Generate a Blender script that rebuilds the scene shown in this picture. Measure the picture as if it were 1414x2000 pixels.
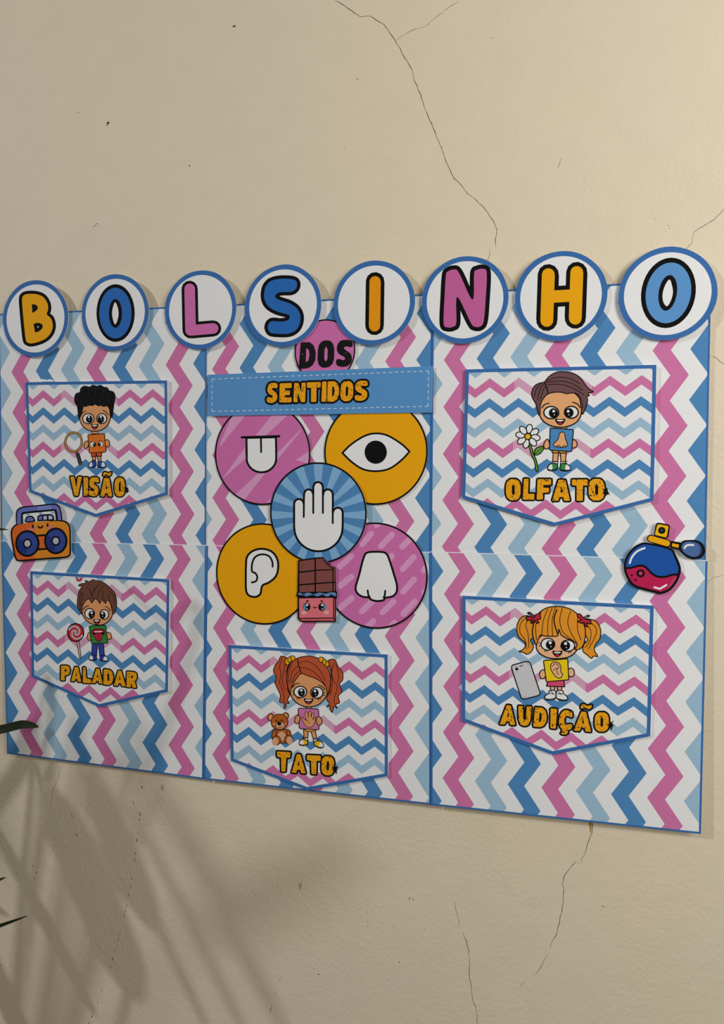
import bpy, math, random
from mathutils import Vector, Matrix
from mathutils.geometry import delaunay_2d_cdt

# ------------------------------------------------------------------ clear
for o in list(bpy.data.objects): bpy.data.objects.remove(o, do_unlink=True)
scene = bpy.context.scene
COL = scene.collection

# ------------------------------------------------------------------ camera
S = 0.8            # metres per unit: distance from the lens to the wall
ZC = 1.45          # height of the lens
FPX = 1390.0
RM = ((0.97077647, 0.01525551, -0.23950013),
      (-0.00607733, 0.99922018, 0.03901413),
      (0.23990854, -0.03641848, 0.97011215))      # camera axes (right, down, forward) in (right, down, into wall)
cam_d = bpy.data.cameras.new('camera'); cam = bpy.data.objects.new('camera', cam_d); COL.objects.link(cam)
cam_d.sensor_fit = 'VERTICAL'; cam_d.sensor_height = 24.0; cam_d.lens = 24.0 * FPX / 2000.0; cam_d.clip_start = 0.01
def axis(k, s=1.0):
    v = [RM[r][k] for r in range(3)]
    return Vector((v[0], v[2], -v[1])) * s
ax_r, ax_u, ax_b = axis(0), axis(1, -1), axis(2, -1)
cam.matrix_world = Matrix(((ax_r.x, ax_u.x, ax_b.x, 0), (ax_r.y, ax_u.y, ax_b.y, -S), (ax_r.z, ax_u.z, ax_b.z, ZC), (0, 0, 0, 1)))
scene.camera = cam

# ------------------------------------------------------------------ world, lights, exposure
scene.view_settings.view_transform = 'Standard'; scene.view_settings.look = 'None'
scene.view_settings.gamma = 1.0; scene.view_settings.use_curve_mapping = False
scene.view_settings.exposure = 0.0
wd = bpy.data.worlds.new('room_air'); scene.world = wd; wd.use_nodes = True
wd.node_tree.nodes['Background'].inputs[0].default_value = (1.0, 0.95, 0.87, 1)
wd.node_tree.nodes['Background'].inputs[1].default_value = 0.16
def area(name, loc, target, size, power, color, shape='DISK'):
    d = bpy.data.lights.new(name, 'AREA'); d.shape = shape; d.size = size; d.energy = power; d.color = color
    o = bpy.data.objects.new(name, d); COL.objects.link(o); o.location = loc
    o.rotation_euler = (Vector(target) - Vector(loc)).to_track_quat('-Z', 'Y').to_euler()
    return o
LCOOL = Vector((-3.0, -2.6, 3.15))
area('cool_lamp', LCOOL, (-0.1, 0, 1.5), 0.16, 48, (0.97, 0.99, 1.0))
area('warm_lamp', (0.85, -1.08, 1.82), (0.6, 0, 1.66), 0.8, 13.4, (1.0, 0.965, 0.89))

# ------------------------------------------------------------------ helpers: pixels to points, materials, planar drawing
def ray(px, py):
    c = ((px - 707.0) / FPX, (py - 1000.0) / FPX, 1.0)
    d = [sum(RM[r][k] * c[k] for k in range(3)) for r in range(3)]
    return Vector((d[0], d[2], -d[1]))
ORG = Vector((0, -S, ZC))
def at(px, py, d=0.0):
    """point at pixel (px,py) on a sheet standing off the wall by d (number, or plane (a, bx, bz): d = a + bx*x + bz*(z-ZC))"""
    r = ray(px, py)
    a, bx, bz = d if isinstance(d, tuple) else (d, 0.0, 0.0)
    t = (S - a - bx * ORG.x - bz * (ORG.z - ZC)) / (r.y + bx * r.x + bz * r.z)
    return ORG + r * t
def wpt(x, y, d=0.0):
    """wall units (x right, y down) -> point"""
    a, bx, bz = d if isinstance(d, tuple) else (d, 0.0, 0.0)
    X, Z = x * S, -y * S
    return Vector((X, -(a + bx * X + bz * Z), ZC + Z))
def uv_of(px, py, d=0.0):
    p = at(px, py, d); return (p.x / S, -(p.z - ZC) / S)

def lin(c): 
    c /= 255.0
    return c / 12.92 if c <= 0.04045 else ((c + 0.055) / 1.055) ** 2.4
MATS = {}
def paper(name, rgb, grain=0.05, rough=0.65, gscale=900.0, spec=0.14):
    if name in MATS: return MATS[name]
    m = bpy.data.materials.new(name); m.use_nodes = True; nt = m.node_tree; b = nt.nodes['Principled BSDF']
    b.inputs['Roughness'].default_value = rough; b.inputs['Specular IOR Level'].default_value = spec
    tc = nt.nodes.new('ShaderNodeTexCoord'); n = nt.nodes.new('ShaderNodeTexNoise'); n.inputs['Scale'].default_value = gscale; n.inputs['Detail'].default_value = 3
    nt.links.new(tc.outputs['Object'], n.inputs['Vector'])
    r = nt.nodes.new('ShaderNodeValToRGB'); c = [lin(x) for x in rgb]
    r.color_ramp.elements[0].position = 0.3; r.color_ramp.elements[1].position = 0.7
    r.color_ramp.elements[0].color = [x * (1 - grain) for x in c] + [1]; r.color_ramp.elements[1].color = [min(1, x * (1 + grain)) for x in c] + [1]
    nt.links.new(n.outputs['Fac'], r.inputs[0]); nt.links.new(r.outputs[0], b.inputs['Base Color'])
    m.diffuse_color = c + [1]; MATS[name] = m
    return m
def grunge(name, rgb, speck, thr=0.36, gscale=420.0):
    """printed lettering with worn specks"""
    m = paper(name, rgb, 0.06); nt = m.node_tree; b = nt.nodes['Principled BSDF']
    src = b.inputs['Base Color'].links[0].from_socket
    tc = nt.nodes.new('ShaderNodeTexCoord'); n = nt.nodes.new('ShaderNodeTexNoise'); n.inputs['Scale'].default_value = gscale; n.inputs['Detail'].default_value = 4; n.inputs['Roughness'].default_value = 0.65
    nt.links.new(tc.outputs['Object'], n.inputs['Vector'])
    r = nt.nodes.new('ShaderNodeValToRGB'); r.color_ramp.interpolation = 'CONSTANT'
    r.color_ramp.elements[0].position = 0; r.color_ramp.elements[0].color = (1, 1, 1, 1)
    r.color_ramp.elements[1].position = thr; r.color_ramp.elements[1].color = (0, 0, 0, 1)
    mx = nt.nodes.new('ShaderNodeMix'); mx.data_type = 'RGBA'
    nt.links.new(n.outputs['Fac'], r.inputs[0]); nt.links.new(r.outputs[0], mx.inputs['Factor'])
    nt.links.new(src, mx.inputs[6]); mx.inputs[7].default_value = [lin(x) for x in speck] + [1]
    nt.links.new(mx.outputs[2], b.inputs['Base Color'])
    return m

WHITE = paper('white_paper', (236, 237, 240), 0.025)
BLUE = paper('mid_blue_ink', (80, 137, 192), 0.05)
LBLUE = paper('pale_blue_ink', (158, 192, 217), 0.04)
PINK = paper('pink_ink', (209, 119, 171), 0.05)
PINKF = paper('faded_pink_ink', (216, 164, 194), 0.04)
EDGE = paper('border_blue_ink', (58, 110, 176), 0.06)
BLACK = paper('black_ink', (17, 17, 18), 0.2, 0.75, 900, 0.08)
AMBER = paper('amber_ink', (240, 170, 6), 0.12, gscale=1500)
ORCHID = paper('orchid_ink', (208, 112, 176), 0.05)
ROYAL = paper('royal_blue_ink', (40, 106, 188), 0.06)
SKY = paper('sky_blue_ink', (92, 150, 210), 0.05)
GOLDW = grunge('worn_gold_lettering', (240, 166, 20), (25, 22, 18), 0.39)
BLACKW = grunge('worn_black_lettering', (18, 18, 20), (215, 150, 195), 0.30)

EPS = 1e-5
def ccw(p):
    a = sum(p[i][0] * p[(i + 1) % len(p)][1] - p[(i + 1) % len(p)][0] * p[i][1] for i in range(len(p)))
    return list(p) if a > 0 else list(reversed(p))
def smooth(pts, closed=True, n=5):
    """Catmull-Rom through the points"""
    out = []; N = len(pts)
    for i in range(N if closed else N - 1):
        if closed: p0, p1, p2, p3 = pts[(i - 1) % N], pts[i], pts[(i + 1) % N], pts[(i + 2) % N]
        else: p0, p1, p2, p3 = pts[max(0, i - 1)], pts[i], pts[i + 1], pts[min(N - 1, i + 2)]
        for k in range(n):
            t = k / n
            out.append(tuple(0.5 * (2 * p1[j] + (p2[j] - p0[j]) * t + (2 * p0[j] - 5 * p1[j] + 4 * p2[j] - p3[j]) * t * t + (3 * p1[j] - p0[j] - 3 * p2[j] + p3[j]) * t ** 3) for j in (0, 1)))
    if not closed: out.append(tuple(pts[-1]))
    return out
def ell(cx, cy, rx, ry=None, rot=0.0, n=36, a0=0, a1=360):
    ry = rx if ry is None else ry; c, s = math.cos(math.radians(rot)), math.sin(math.radians(rot)); o = []
    full = abs(a1 - a0) >= 360
    for i in range(n if full else n + 1):
        t = math.radians(a0 + (a1 - a0) * i / n); x, y = rx * math.cos(t), ry * math.sin(t)
        o.append((cx + x * c - y * s, cy + x * s + y * c))
    return o
def ribbon(pts, w, closed=False, k=12):
    """polygons whose union is a round-jointed stroke of width w"""
    o = []; h = w / 2; N = len(pts)
    for i in range(N if closed else N - 1):
        a, b = pts[i], pts[(i + 1) % N]; dx, dy = b[0] - a[0], b[1] - a[1]; L = math.hypot(dx, dy)
        if L < 1e-6: continue
        nx, ny = -dy / L * h, dx / L * h
        o.append([(a[0] + nx, a[1] + ny), (b[0] + nx, b[1] + ny), (b[0] - nx, b[1] - ny), (a[0] - nx, a[1] - ny)])
    for i, p in enumerate(pts): o.append(ell(p[0], p[1], h * 0.999, n=k, rot=7 + 11 * (i % 5)))
    return o
def rrect(q, r, n=4):
    """quadrilateral with rounded corners"""
    o = []; N = len(q)
    for i in range(N):
        p, a, b = Vector(q[i]), Vector(q[i - 1]), Vector(q[(i + 1) % N])
        u, v = (a - p), (b - p); ru, rv = min(r, u.length * .45), min(r, v.length * .45)
        A, B = p + u.normalized() * ru, p + v.normalized() * rv
        for k in range(n + 1):
            t = k / n; c = A * (1 - t) ** 2 + p * 2 * t * (1 - t) + B * t * t; o.append((c.x, c.y))
    return o
def inset(poly, e):
    p = ccw(poly); N = len(p); o = []
    for i in range(N):
        a, b, c = Vector(p[i - 1]), Vector(p[i]), Vector(p[(i + 1) % N])
        u, v = (b - a).normalized(), (c - b).normalized(); nu, nv = Vector((-u.y, u.x)), Vector((-v.y, v.x))
        m = (nu + nv).normalized(); q = b + m * (e / max(0.2, m.dot(nu))); o.append((q.x, q.y))
    return o
def region(adds, subs=(), clips=()):
    """triangles of union(adds) - union(subs), inside union(clips) when given"""
    vs, fs = [], []
    xs = [x for p in adds for x, y in p]; span = max(xs) - min(xs) or 1.0
    for p in list(adds) + list(subs) + list(clips):
        p = ccw(p); b = len(vs); vs += [Vector((x, y)) for x, y in p]; fs.append(list(range(b, b + len(p))))
    na, ns = len(adds), len(subs)
    r = delaunay_2d_cdt(vs, [], fs, 1, span * 1e-6, True)
    V, F, OF = r[0], r[2], r[5]; tris = []
    for f, src in zip(F, OF):
        s = set(src)
        if not any(i < na for i in s): continue
        if any(na <= i < na + ns for i in s): continue
        if clips and not any(i >= na + ns for i in s): continue
        tris.append(list(f))
    used = sorted({i for t in tris for i in t}); m = {k: j for j, k in enumerate(used)}
    return [(V[i].x, V[i].y) for i in used], [[m[i] for i in t] for t in tris]

class Canvas:
    """a printed or cut piece of paper drawn in the coordinates of one picture crop: (ox, oy) corner, s scale"""
    def __init__(self, ox, oy, s, plane=0.0, layer=0):
        self.ox, self.oy, self.s, self.plane, self.z = ox, oy, s, plane, layer
        self.root = None; self.cur = None
    def off(self, e):
        p = self.plane
        return (p[0] + e, p[1], p[2]) if isinstance(p, tuple) else p + e
    def pt(self, x, y, e=0.0): return at(self.ox + x / self.s, self.oy + y / self.s, self.off(e))
def link_mesh(name, V, F, M, mats, loc, parent):
    me = bpy.data.meshes.new(name); me.from_pydata([tuple(v - loc) for v in V], [], F)
    for m in mats: me.materials.append(m)
    for p, i in zip(me.polygons, M): p.material_index = i
    me.update(); o = bpy.data.objects.new(name, me); COL.objects.link(o)
    if parent is not None: o.parent = parent
    else: o.location = loc
    return o
def tag(o, label=None, cat=None, group=None, kind=None):
    if label: o['label'] = label
    if cat: o['category'] = cat
    if group: o['group'] = group
    if kind: o['kind'] = kind
    return o
class Piece:
    """collects flat layers of ink into one mesh"""
    def __init__(self, cv): self.cv = cv; self.V, self.F, self.M, self.mats = [], [], [], []
    def _mi(self, m):
        if m not in self.mats: self.mats.append(m)
        return self.mats.index(m)
    def ink(self, m, adds, subs=(), clips=(), z=None):
        if z is None: self.cv.z += 1; z = self.cv.z
        pv, tf = region(adds, subs, clips); b = len(self.V); k = self._mi(m)
        self.V += [self.cv.pt(x, y, z * EPS) for x, y in pv]
        for t in tf:
            A, B, C = (self.V[b + i] for i in t)
            if (B - A).cross(C - A).y > 0: t = t[::-1]
            self.F.append([b + i for i in t]); self.M.append(k)
        return self
    def slab(self, m, adds, thick, subs=(), side=None, back=None):
        """paper or card with thickness, front on the canvas plane"""
        pv, tf = region(adds, subs); b = len(self.V); n = len(pv); k = self._mi(m); ks = self._mi(side or m); kb = self._mi(back or side or m)
        front = [self.cv.pt(x, y, self.cv.z * EPS) for x, y in pv]
        self.V += front + [p + Vector((0, thick, 0)) for p in front]
        edges = {}
        for t in tf:
            A, B, C = (front[i] for i in t)
            if (B - A).cross(C - A).y > 0: t = t[::-1]
            self.F.append([b + i for i in t]); self.M.append(k)
            self.F.append([b + n + i for i in reversed(t)]); self.M.append(kb)
            for i in range(len(t)):
                e = (t[i], t[(i + 1) % len(t)]); edges[e] = 1
        for (i, j) in edges:
            if (j, i) not in edges: self.F.append([b + j, b + i, b + n + i, b + n + j]); self.M.append(ks)
        return self
    def build(self, name, parent=None):
        if parent is None:
            lo = Vector((min(v[i] for v in self.V) for i in range(3))); hi = Vector((max(v[i] for v in self.V) for i in range(3)))
            loc = Vector(((lo.x + hi.x) / 2, hi.y, lo.z))
        else:
            r = parent
            while r.parent: r = r.parent
            loc = r.location
        return link_mesh(name, self.V, self.F, self.M, self.mats, loc, parent)
def draw(cv, name, parent, *layers):
    """layers: (material, adds[, subs[, clips]])"""
    p = Piece(cv)
    for l in layers: p.ink(l[0], l[1], *(l[2:]))
    return p.build(name, parent)
def inked(cv, name, parent, fill, poly, w=7, *more, line=None):
    """a closed shape with a black outline of width w and its fill, then more layers"""
    w *= 1.15; rb = ribbon(poly, w, True, 8); p = Piece(cv)
    p.ink(line or BLACK, [poly] + rb)
    p.ink(fill, [poly], rb)
    for l in more: p.ink(l[0], l[1], *(l[2:]))
    cv.sil = getattr(cv, 'sil', []) + [poly]
    return p.build(name, parent)
def L(pts, w, sm=True): return (BLACK, ribbon(smooth(pts, False, 4) if sm and len(pts) > 2 else pts, w * 1.15, False, 8))

# ------------------------------------------------------------------ structure: cracked plaster wall and floor
def plaster():
    m = bpy.data.materials.new('cream_plaster'); m.use_nodes = True; nt = m.node_tree; b = nt.nodes['Principled BSDF']
    b.inputs['Roughness'].default_value = 0.6; b.inputs['Specular IOR Level'].default_value = 0.35
    tc = nt.nodes.new('ShaderNodeTexCoord')
    def noise(sc, det, rough=0.5):
        n = nt.nodes.new('ShaderNodeTexNoise'); n.inputs['Scale'].default_value = sc; n.inputs['Detail'].default_value = det; n.inputs['Roughness'].default_value = rough
        nt.links.new(tc.outputs['Object'], n.inputs['Vector']); return n
    n1 = noise(3.2, 3); r = nt.nodes.new('ShaderNodeValToRGB')
    r.color_ramp.elements[0].position = 0.3; r.color_ramp.elements[0].color = [lin(x) for x in (226, 214, 192)] + [1]
    r.color_ramp.elements[1].position = 0.72; r.color_ramp.elements[1].color = [lin(x) for x in (229, 215, 188)] + [1]
    nt.links.new(n1.outputs['Fac'], r.inputs[0])
    n2 = noise(26, 5, 0.6); r2 = nt.nodes.new('ShaderNodeValToRGB')
    r2.color_ramp.elements[0].position = 0.25; r2.color_ramp.elements[0].color = (0.965, 0.965, 0.96, 1)
    r2.color_ramp.elements[1].position = 0.6; r2.color_ramp.elements[1].color = (1, 1, 1, 1)
    nt.links.new(n2.outputs['Fac'], r2.inputs[0])
    mx = nt.nodes.new('ShaderNodeMix'); mx.data_type = 'RGBA'; mx.blend_type = 'MULTIPLY'; mx.inputs['Factor'].default_value = 1
    nt.links.new(r.outputs[0], mx.inputs[6]); nt.links.new(r2.outputs[0], mx.inputs[7]); nt.links.new(mx.outputs[2], b.inputs['Base Color'])
    # roller-stippled skin, rougher in patches
    n3 = noise(210, 3, 0.55); n4 = noise(7, 2); n5 = noise(60, 3, 0.6)
    mr = nt.nodes.new('ShaderNodeMapRange'); mr.inputs[1].default_value = 0.35; mr.inputs[2].default_value = 0.7; mr.inputs[3].default_value = 0.25; mr.inputs[4].default_value = 1.0
    nt.links.new(n4.outputs['Fac'], mr.inputs[0])
    mu = nt.nodes.new('ShaderNodeMath'); mu.operation = 'MULTIPLY'; nt.links.new(n3.outputs['Fac'], mu.inputs[0]); nt.links.new(mr.outputs[0], mu.inputs[1])
    ad = nt.nodes.new('ShaderNodeMath'); ad.operation = 'MULTIPLY_ADD'; ad.inputs[1].default_value = 0.8
    nt.links.new(n5.outputs['Fac'], ad.inputs[0]); nt.links.new(mu.outputs[0], ad.inputs[2])
    bp = nt.nodes.new('ShaderNodeBump'); bp.inputs['Strength'].default_value = 0.85; bp.inputs['Distance'].default_value = 0.0012
    nt.links.new(ad.outputs[0], bp.inputs['Height']); nt.links.new(bp.outputs[0], b.inputs['Normal'])
    return m
PLASTER = plaster()
rnd = random.Random(7)
def jag(pts, amp, step):
    o = [pts[0]]
    for a, b in zip(pts, pts[1:]):
        n = max(1, int(math.hypot(b[0] - a[0], b[1] - a[1]) / step))
        for k in range(1, n + 1):
            t = k / n; e = 0 if k == n else 1
            o.append((a[0] + (b[0] - a[0]) * t + e * rnd.uniform(-amp, amp), a[1] + (b[1] - a[1]) * t + e * rnd.uniform(-amp, amp)))
    return o
def crop(ox, oy, s, pts): return [(ox + x / s, oy + y / s) for x, y in pts]
CA = (600, 0, 1.7371); CB = (1240, 380, 2.6316); CC = (780, 1560, 2.2303); CD = (0, 1660, 3.3667); CE = (0, 1380, 3.535); CF = (380, 1500, 3.3667)
cracks = [  # pixel polyline, width in px, share of its length that is open
    (crop(*CA, [(92, 0), (130, 22), (180, 57), (215, 55), (262, 85), (300, 140), (330, 195), (357, 240), (362, 270), (385, 320), (402, 375), (430, 440), (450, 490), (470, 545), (498, 605), (520, 625), (542, 655), (575, 680), (605, 712), (632, 750), (643, 778), (638, 815), (641, 840)]), 1.25, 1),
    (crop(*CA, [(617, 842), (620, 862), (613, 880), (618, 898)]), 0.9, 1),
    (crop(*CA, [(302, 138), (320, 122), (355, 103), (400, 90), (440, 55), (475, 30), (517, 3)]), 0.75, 1),
    (crop(*CA, [(1424, 700), (1380, 745), (1340, 770), (1312, 788), (1305, 825), (1290, 840), (1280, 860)]), 1.0, 1),
    (crop(*CB, [(380, 818), (400, 832), (420, 840), (432, 855), (458, 872), (480, 885)]), 0.9, 1),
    (crop(1190, 1000, 6.733, [(1530, 820), (1414, 850), (1340, 885), (1300, 915), (1285, 935)]), 0.7, 1),
    (crop(*CC, [(845, 100), (838, 152), (828, 172), (815, 215), (810, 235), (793, 262), (790, 285)]), 1.1, 1),
    (crop(*CC, [(773, 272), (745, 300), (722, 330), (709, 372), (717, 392), (714, 450), (705, 500), (697, 545), (683, 595), (663, 625), (655, 655)]), 1.15, 1),
    (crop(*CC, [(650, 672), (638, 688), (625, 720), (600, 755), (588, 770)]), 0.9, 1),
    (crop(*CC, [(548, 795), (530, 815), (515, 830)]), 0.6, 1),
    (crop(*CC, [(243, 445), (245, 480), (255, 520), (263, 557)]), 0.7, 1),
    (crop(*CC, [(277, 575), (283, 605), (292, 618), (303, 665), (307, 720), (305, 770), (315, 835), (320, 880), (332, 905), (341, 945), (337, 990)]), 0.95, 1),
    (crop(*CD, [(893, 0), (882, 90), (868, 160), (862, 230), (845, 300), (828, 380), (815, 440), (805, 480), (790, 545), (770, 610), (740, 720), (725, 775)]), 1.3, 0.55),
    (crop(*CD, [(693, 855), (688, 885)]), 1.6, 1), (crop(*CD, [(675, 915), (662, 950), (640, 1020), (605, 1095), (578, 1150)]), 1.3, 0.7),
    (crop(*CE, [(985, 465), (980, 560), (972, 660), (965, 750), (955, 850), (945, 920), (938, 1000), (927, 1050), (925, 1100)]), 1.6, 0.5),
    (crop(*CE, [(960, 482), (920, 530), (915, 600), (925, 690)]), 1.2, 0.3),
    (crop(*CE, [(425, 405), (400, 490), (360, 590), (352, 685)]), 0.5, 1),
    (crop(*CE, [(480, 700), (500, 770), (520, 850), (535, 920)]), 1.0, 0.35),
    (crop(*CE, [(395, 955), (350, 960), (368, 975), (330, 1050)]), 0.4, 1),
    (crop(*CF, [(1145, 850), (1137, 940), (1138, 1060)]), 0.8, 0.5),
    (crop(*CF, [(1305, 1020), (1335, 1140), (1348, 1180)]), 0.8, 0.5),
    (crop(*CF, [(1400, 858), (1412, 852), (1410, 866)]), 1.2, 0.8),
]
slits = []
def slit(pl, w):
    L_, R_ = [], []
    for i, p in enumerate(pl):
        a, b = pl[max(0, i - 1)], pl[min(len(pl) - 1, i + 1)]; dx, dy = b[0] - a[0], b[1] - a[1]; d = math.hypot(dx, dy) or 1
        e = 0.12 if i in (0, len(pl) - 1) else rnd.uniform(0.55, 1.15)
        nx, ny = -dy / d * w * e / 2, dx / d * w * e / 2
        L_.append((p[0] + nx, p[1] + ny)); R_.append((p[0] - nx, p[1] - ny))
    slits.append(L_ + R_[::-1])
for pl, w, share in cracks:
    j = jag(pl, 0.9, 6.0)
    if share == 1: slit(j, w)
    else:
        i = 0
        j = jag(pl, 0.6, 2.6)
        while i < len(j) - 1:
            n = rnd.choice((1, 1, 2, 3))
            if rnd.random() < share + 0.15: slit(j[i:i + n + 1], w * rnd.uniform(0.6, 1.25))
            i += n + (1 if share < 0.6 else rnd.choice((0, 1)))
for px, py, r in [(211, 240, 2.6), (209, 244, 1.5), (153, 220, 1.2), (458, 51, 2.2), (455, 52, 1.4), (370, 324, 1.5), (161, 286, .7), (190, 437, 1.2), (186, 440, 1), (183, 443, .9), (64, 1691, 1.1), (71, 1704, 1.1), (66, 1716, 1.1), (2, 1885, 1), (7, 1988, 1), (272, 1969, .7), (622, 1903, 1.3), (780, 1879, 1.2), (960, 74, .9), (698, 155, 1.1), (697, 151, .8), (672, 287, 1), (1177, 1770, 1.3), (1181, 1772, .8), (1305, 440, 1), (1307, 446, .8), (1301, 452, .7), (1280, 427, .7), (807, 1757, 1.1), (800, 1755, 1.4), (829, 1814, .9), (606, 73, .5)]:
    slits.append(ell(px, py, r, r * rnd.uniform(.7, 1.2), rnd.uniform(0, 90), 7))
def build_wall():
    mm = 1000.0
    fl = lambda px, py: (lambda p: (p.x * mm, p.z * mm))(at(px, py, 0.0))
    outer = [(-2400, 0), (2100, 0), (2100, 2900), (-2400, 2900)]
    holes = [[fl(*p) for p in s] for s in slits]
    # grid of guide points keeps the triangles even
    V, F = region([outer], holes)
    co = [Vector((x / mm, 0, z / mm)) for x, z in V]; n = len(co)
    o = link_mesh('wall_back', co, [t if (co[t[1]] - co[t[0]]).cross(co[t[2]] - co[t[0]]).y < 0 else t[::-1] for t in F], [0] * len(F), [PLASTER], Vector((0, 0, 0)), None)
    tag(o, 'cream plaster wall with hairline cracks behind the paper display', kind='structure')
    deep = paper('crack_lining', (78, 68, 54), 0.2, 0.9)  # groove lining, a darker brown than the plaster
    for h in holes:
        m = len(h); a = [Vector((x / mm, 0, z / mm)) for x, z in h]; b = [p + Vector((0, 0.003, 0)) for p in a]
        fs = [[i, (i + 1) % m, m + (i + 1) % m, m + i] for i in range(m)]
        pv, tf = region([h]); c = [Vector((x / mm, 0.003, z / mm)) for x, z in pv]
        fs += [[2 * m + i for i in t] for t in tf]
        link_mesh('crack' if m > 8 else 'chip', a + b + c, fs, [0] * len(fs), [deep], Vector((0, 0, 0)), o)
    return o
WALL = build_wall()
# faint brown run where the crack meets the board
cvw = Canvas(0, 0, 1, 0.0)
STAIN = paper('rust_stain', (176, 146, 98), 0.18, 0.8, 500)
draw(cvw, 'stain', WALL, (STAIN, [smooth([(1150, 1606), (1157, 1607), (1156, 1616), (1153, 1628), (1151, 1618)])]))
SCUFF = paper('grey_scuff', (186, 174, 150), 0.1, 0.8, 700)
for q in ([(583, 1727), (589, 1725), (589, 1734), (586, 1739)], [(314, 1534), (319, 1533), (319, 1543), (315, 1543)], [(1088, 330), (1096, 308), (1093, 322)], [(546, 1912), (549, 1910), (545, 1918)], [(537, 1940), (540, 1934), (536, 1947)], [(526, 1975), (531, 1963), (529, 1975)]):
    draw(cvw, 'scuff', WALL, (SCUFF, [smooth(q)]))

def floor():
    m = paper('floor_tile_grey', (150, 142, 130), 0.08, 0.4, 20)
    V = [Vector(v) for v in ((-2.4, 0, 0), (2.1, 0, 0), (2.1, -2.6, 0), (-2.4, -2.6, 0))]
    o = link_mesh('floor', V, [[0, 3, 2, 1]], [0], [m], Vector((0, 0, 0)), None)
    tag(o, 'grey floor below the wall', kind='structure')
floor()
# ------------------------------------------------------------------ zigzag paper sheets (six, two rows of three)
class WallCanvas(Canvas):
    """same, in wall units"""
    def __init__(self, plane, layer=0): super().__init__(0, 0, 1, plane, layer)
    def pt(self, x, y, e=0.0): return wpt(x, y, self.off(e))
def tilt(d0, d1, zt=-0.0756, zb=-0.366):
    bz = (d1 - d0) / (zb - zt); return (d0 - bz * zt, 0.0, bz)
SHEET_UP = ([LBLUE, PINK, BLUE] * 3); SHEET_LO = ([BLUE, PINK, LBLUE] * 3)
def islands(p):
    """a piece split into its separate bits of ink"""
    par = list(range(len(p.V)))
    def find(i):
        while par[i] != i: par[i] = par[par[i]]; i = par[i]
        return i
    for f in p.F:
        for i in f[1:]: par[find(i)] = find(f[0])
    out = {}
    for f, m in zip(p.F, p.M): out.setdefault(find(f[0]), []).append((f, m))
    for fs in out.values():
        n = Piece(p.cv); n.mats = p.mats; mp = {}
        for f, m in fs:
            for i in f:
                if i not in mp: mp[i] = len(n.V); n.V.append(p.V[i])
            n.F.append([mp[i] for i in f]); n.M.append(m)
        yield n
def sheet(quad_px, plane, x1, pitch, y1, T, shear, inks, sides, label):
    cv = WallCanvas(plane); q = [uv_of(*p, plane) for p in quad_px]
    dm = plane if not isinstance(plane, tuple) else plane[0] - plane[2] * 0.22
    sc = 1 - dm / S; x1, pitch, y1, T = x1 * sc, pitch * sc, y1 * sc, T * sc          # the print was measured at the wall, the sheet stands off it
    base = Piece(cv).slab(WHITE, [q], 0.0006); o = base.build('zigzag_sheet')
    tag(o, label, 'poster', 'zigzag paper sheets of the display board')
    cv.z += 1; y_lo = min(p[1] for p in q); y_hi = max(p[1] for p in q); h = 0.0223 * sc
    z0 = cv.z
    for k in range(9):
        xl = x1 + (k - 1) * pitch; A = []; n0 = int((y_lo - y1) / T) - 2; n1 = int((y_hi - y1) / T) + 2
        for n in range(n0, n1 + 1):
            for f in (0, 0.5):
                y = y1 + (n + f) * T - 0.0004 * (k - 1); A.append((xl + (h if f else 0) + shear * (y - y1), y))
        poly = A + [(x + pitch * 0.49, y) for x, y in reversed(A)]
        try:
            p = Piece(cv).ink(inks[k], [poly], (), [q], z=z0)
        except Exception: continue
        for isl in islands(p): isl.build('zigzag_stripe' if k not in (0, 8) else 'zigzag_point', o)
    cv.z = z0; e = 0.0026; TL, TR, BR, BL = q
    strips = {'l': [TL, (TL[0] + e, TL[1]), (BL[0] + e, BL[1]), BL], 'r': [(TR[0] - e, TR[1]), TR, BR, (BR[0] - e, BR[1])],
              't': [TL, TR, (TR[0], TR[1] + e), (TL[0], TL[1] + e)], 'b': [(BL[0], BL[1] - e), (BR[0], BR[1] - e), BR, BL]}
    draw(cv, 'border', o, (EDGE, [strips[s] for s in sides]))
    if 't' not in sides: draw(cv, 'paper_margin', o, (WHITE, [[TL, TR, (TR[0], TR[1] + 0.0011), (TL[0], TL[1] + 0.0011)]]))
    return o
P_UL, P_UM, P_UR = 0.0056, 0.0046, 0.0052
P_LL, P_LM, P_LR = tilt(0.0066, 0.0085), tilt(0.0062, 0.0105), tilt(0.0064, 0.0125)
sheet([(-3, 613), (404, 596.5), (402.5, 1070), (2.5, 1062)], P_UL, -0.839, 0.0465, -0.1796, 0.0656, 0.012, SHEET_UP, 'tlr', 'zigzag paper sheet at upper left behind the pocket reading VISÃO')
sheet([(402, 597), (845.5, 573.5), (841, 1084), (402, 1070)], P_UM, -0.4823, 0.0447, -0.1729, 0.0650, 0.0, SHEET_UP, 'tr', 'zigzag paper sheet at upper middle behind the tongue and eye discs')
sheet([(844.5, 573.5), (1389, 544.5), (1378.5, 1098), (840, 1086)], P_UR, -0.1305, 0.0455, -0.1740, 0.0653, 0.0, SHEET_UP, 'tlr', 'zigzag paper sheet at upper right behind the pocket reading OLFATO')
sheet([(2, 1056), (403.5, 1064.5), (397.5, 1522), (14, 1472)], P_LL, -0.8366, 0.0456, 0.1530, 0.0652, 0.02, SHEET_LO, 'lbr', 'zigzag paper sheet at lower left behind the pocket reading PALADAR')
sheet([(403.5, 1064.5), (841, 1078), (842, 1572), (397.5, 1522)], P_LM, -0.4822, 0.0450, 0.1562, 0.0656, 0.0, SHEET_LO, 'lbr', 'zigzag paper sheet at lower middle behind the pocket reading TATO')
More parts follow.
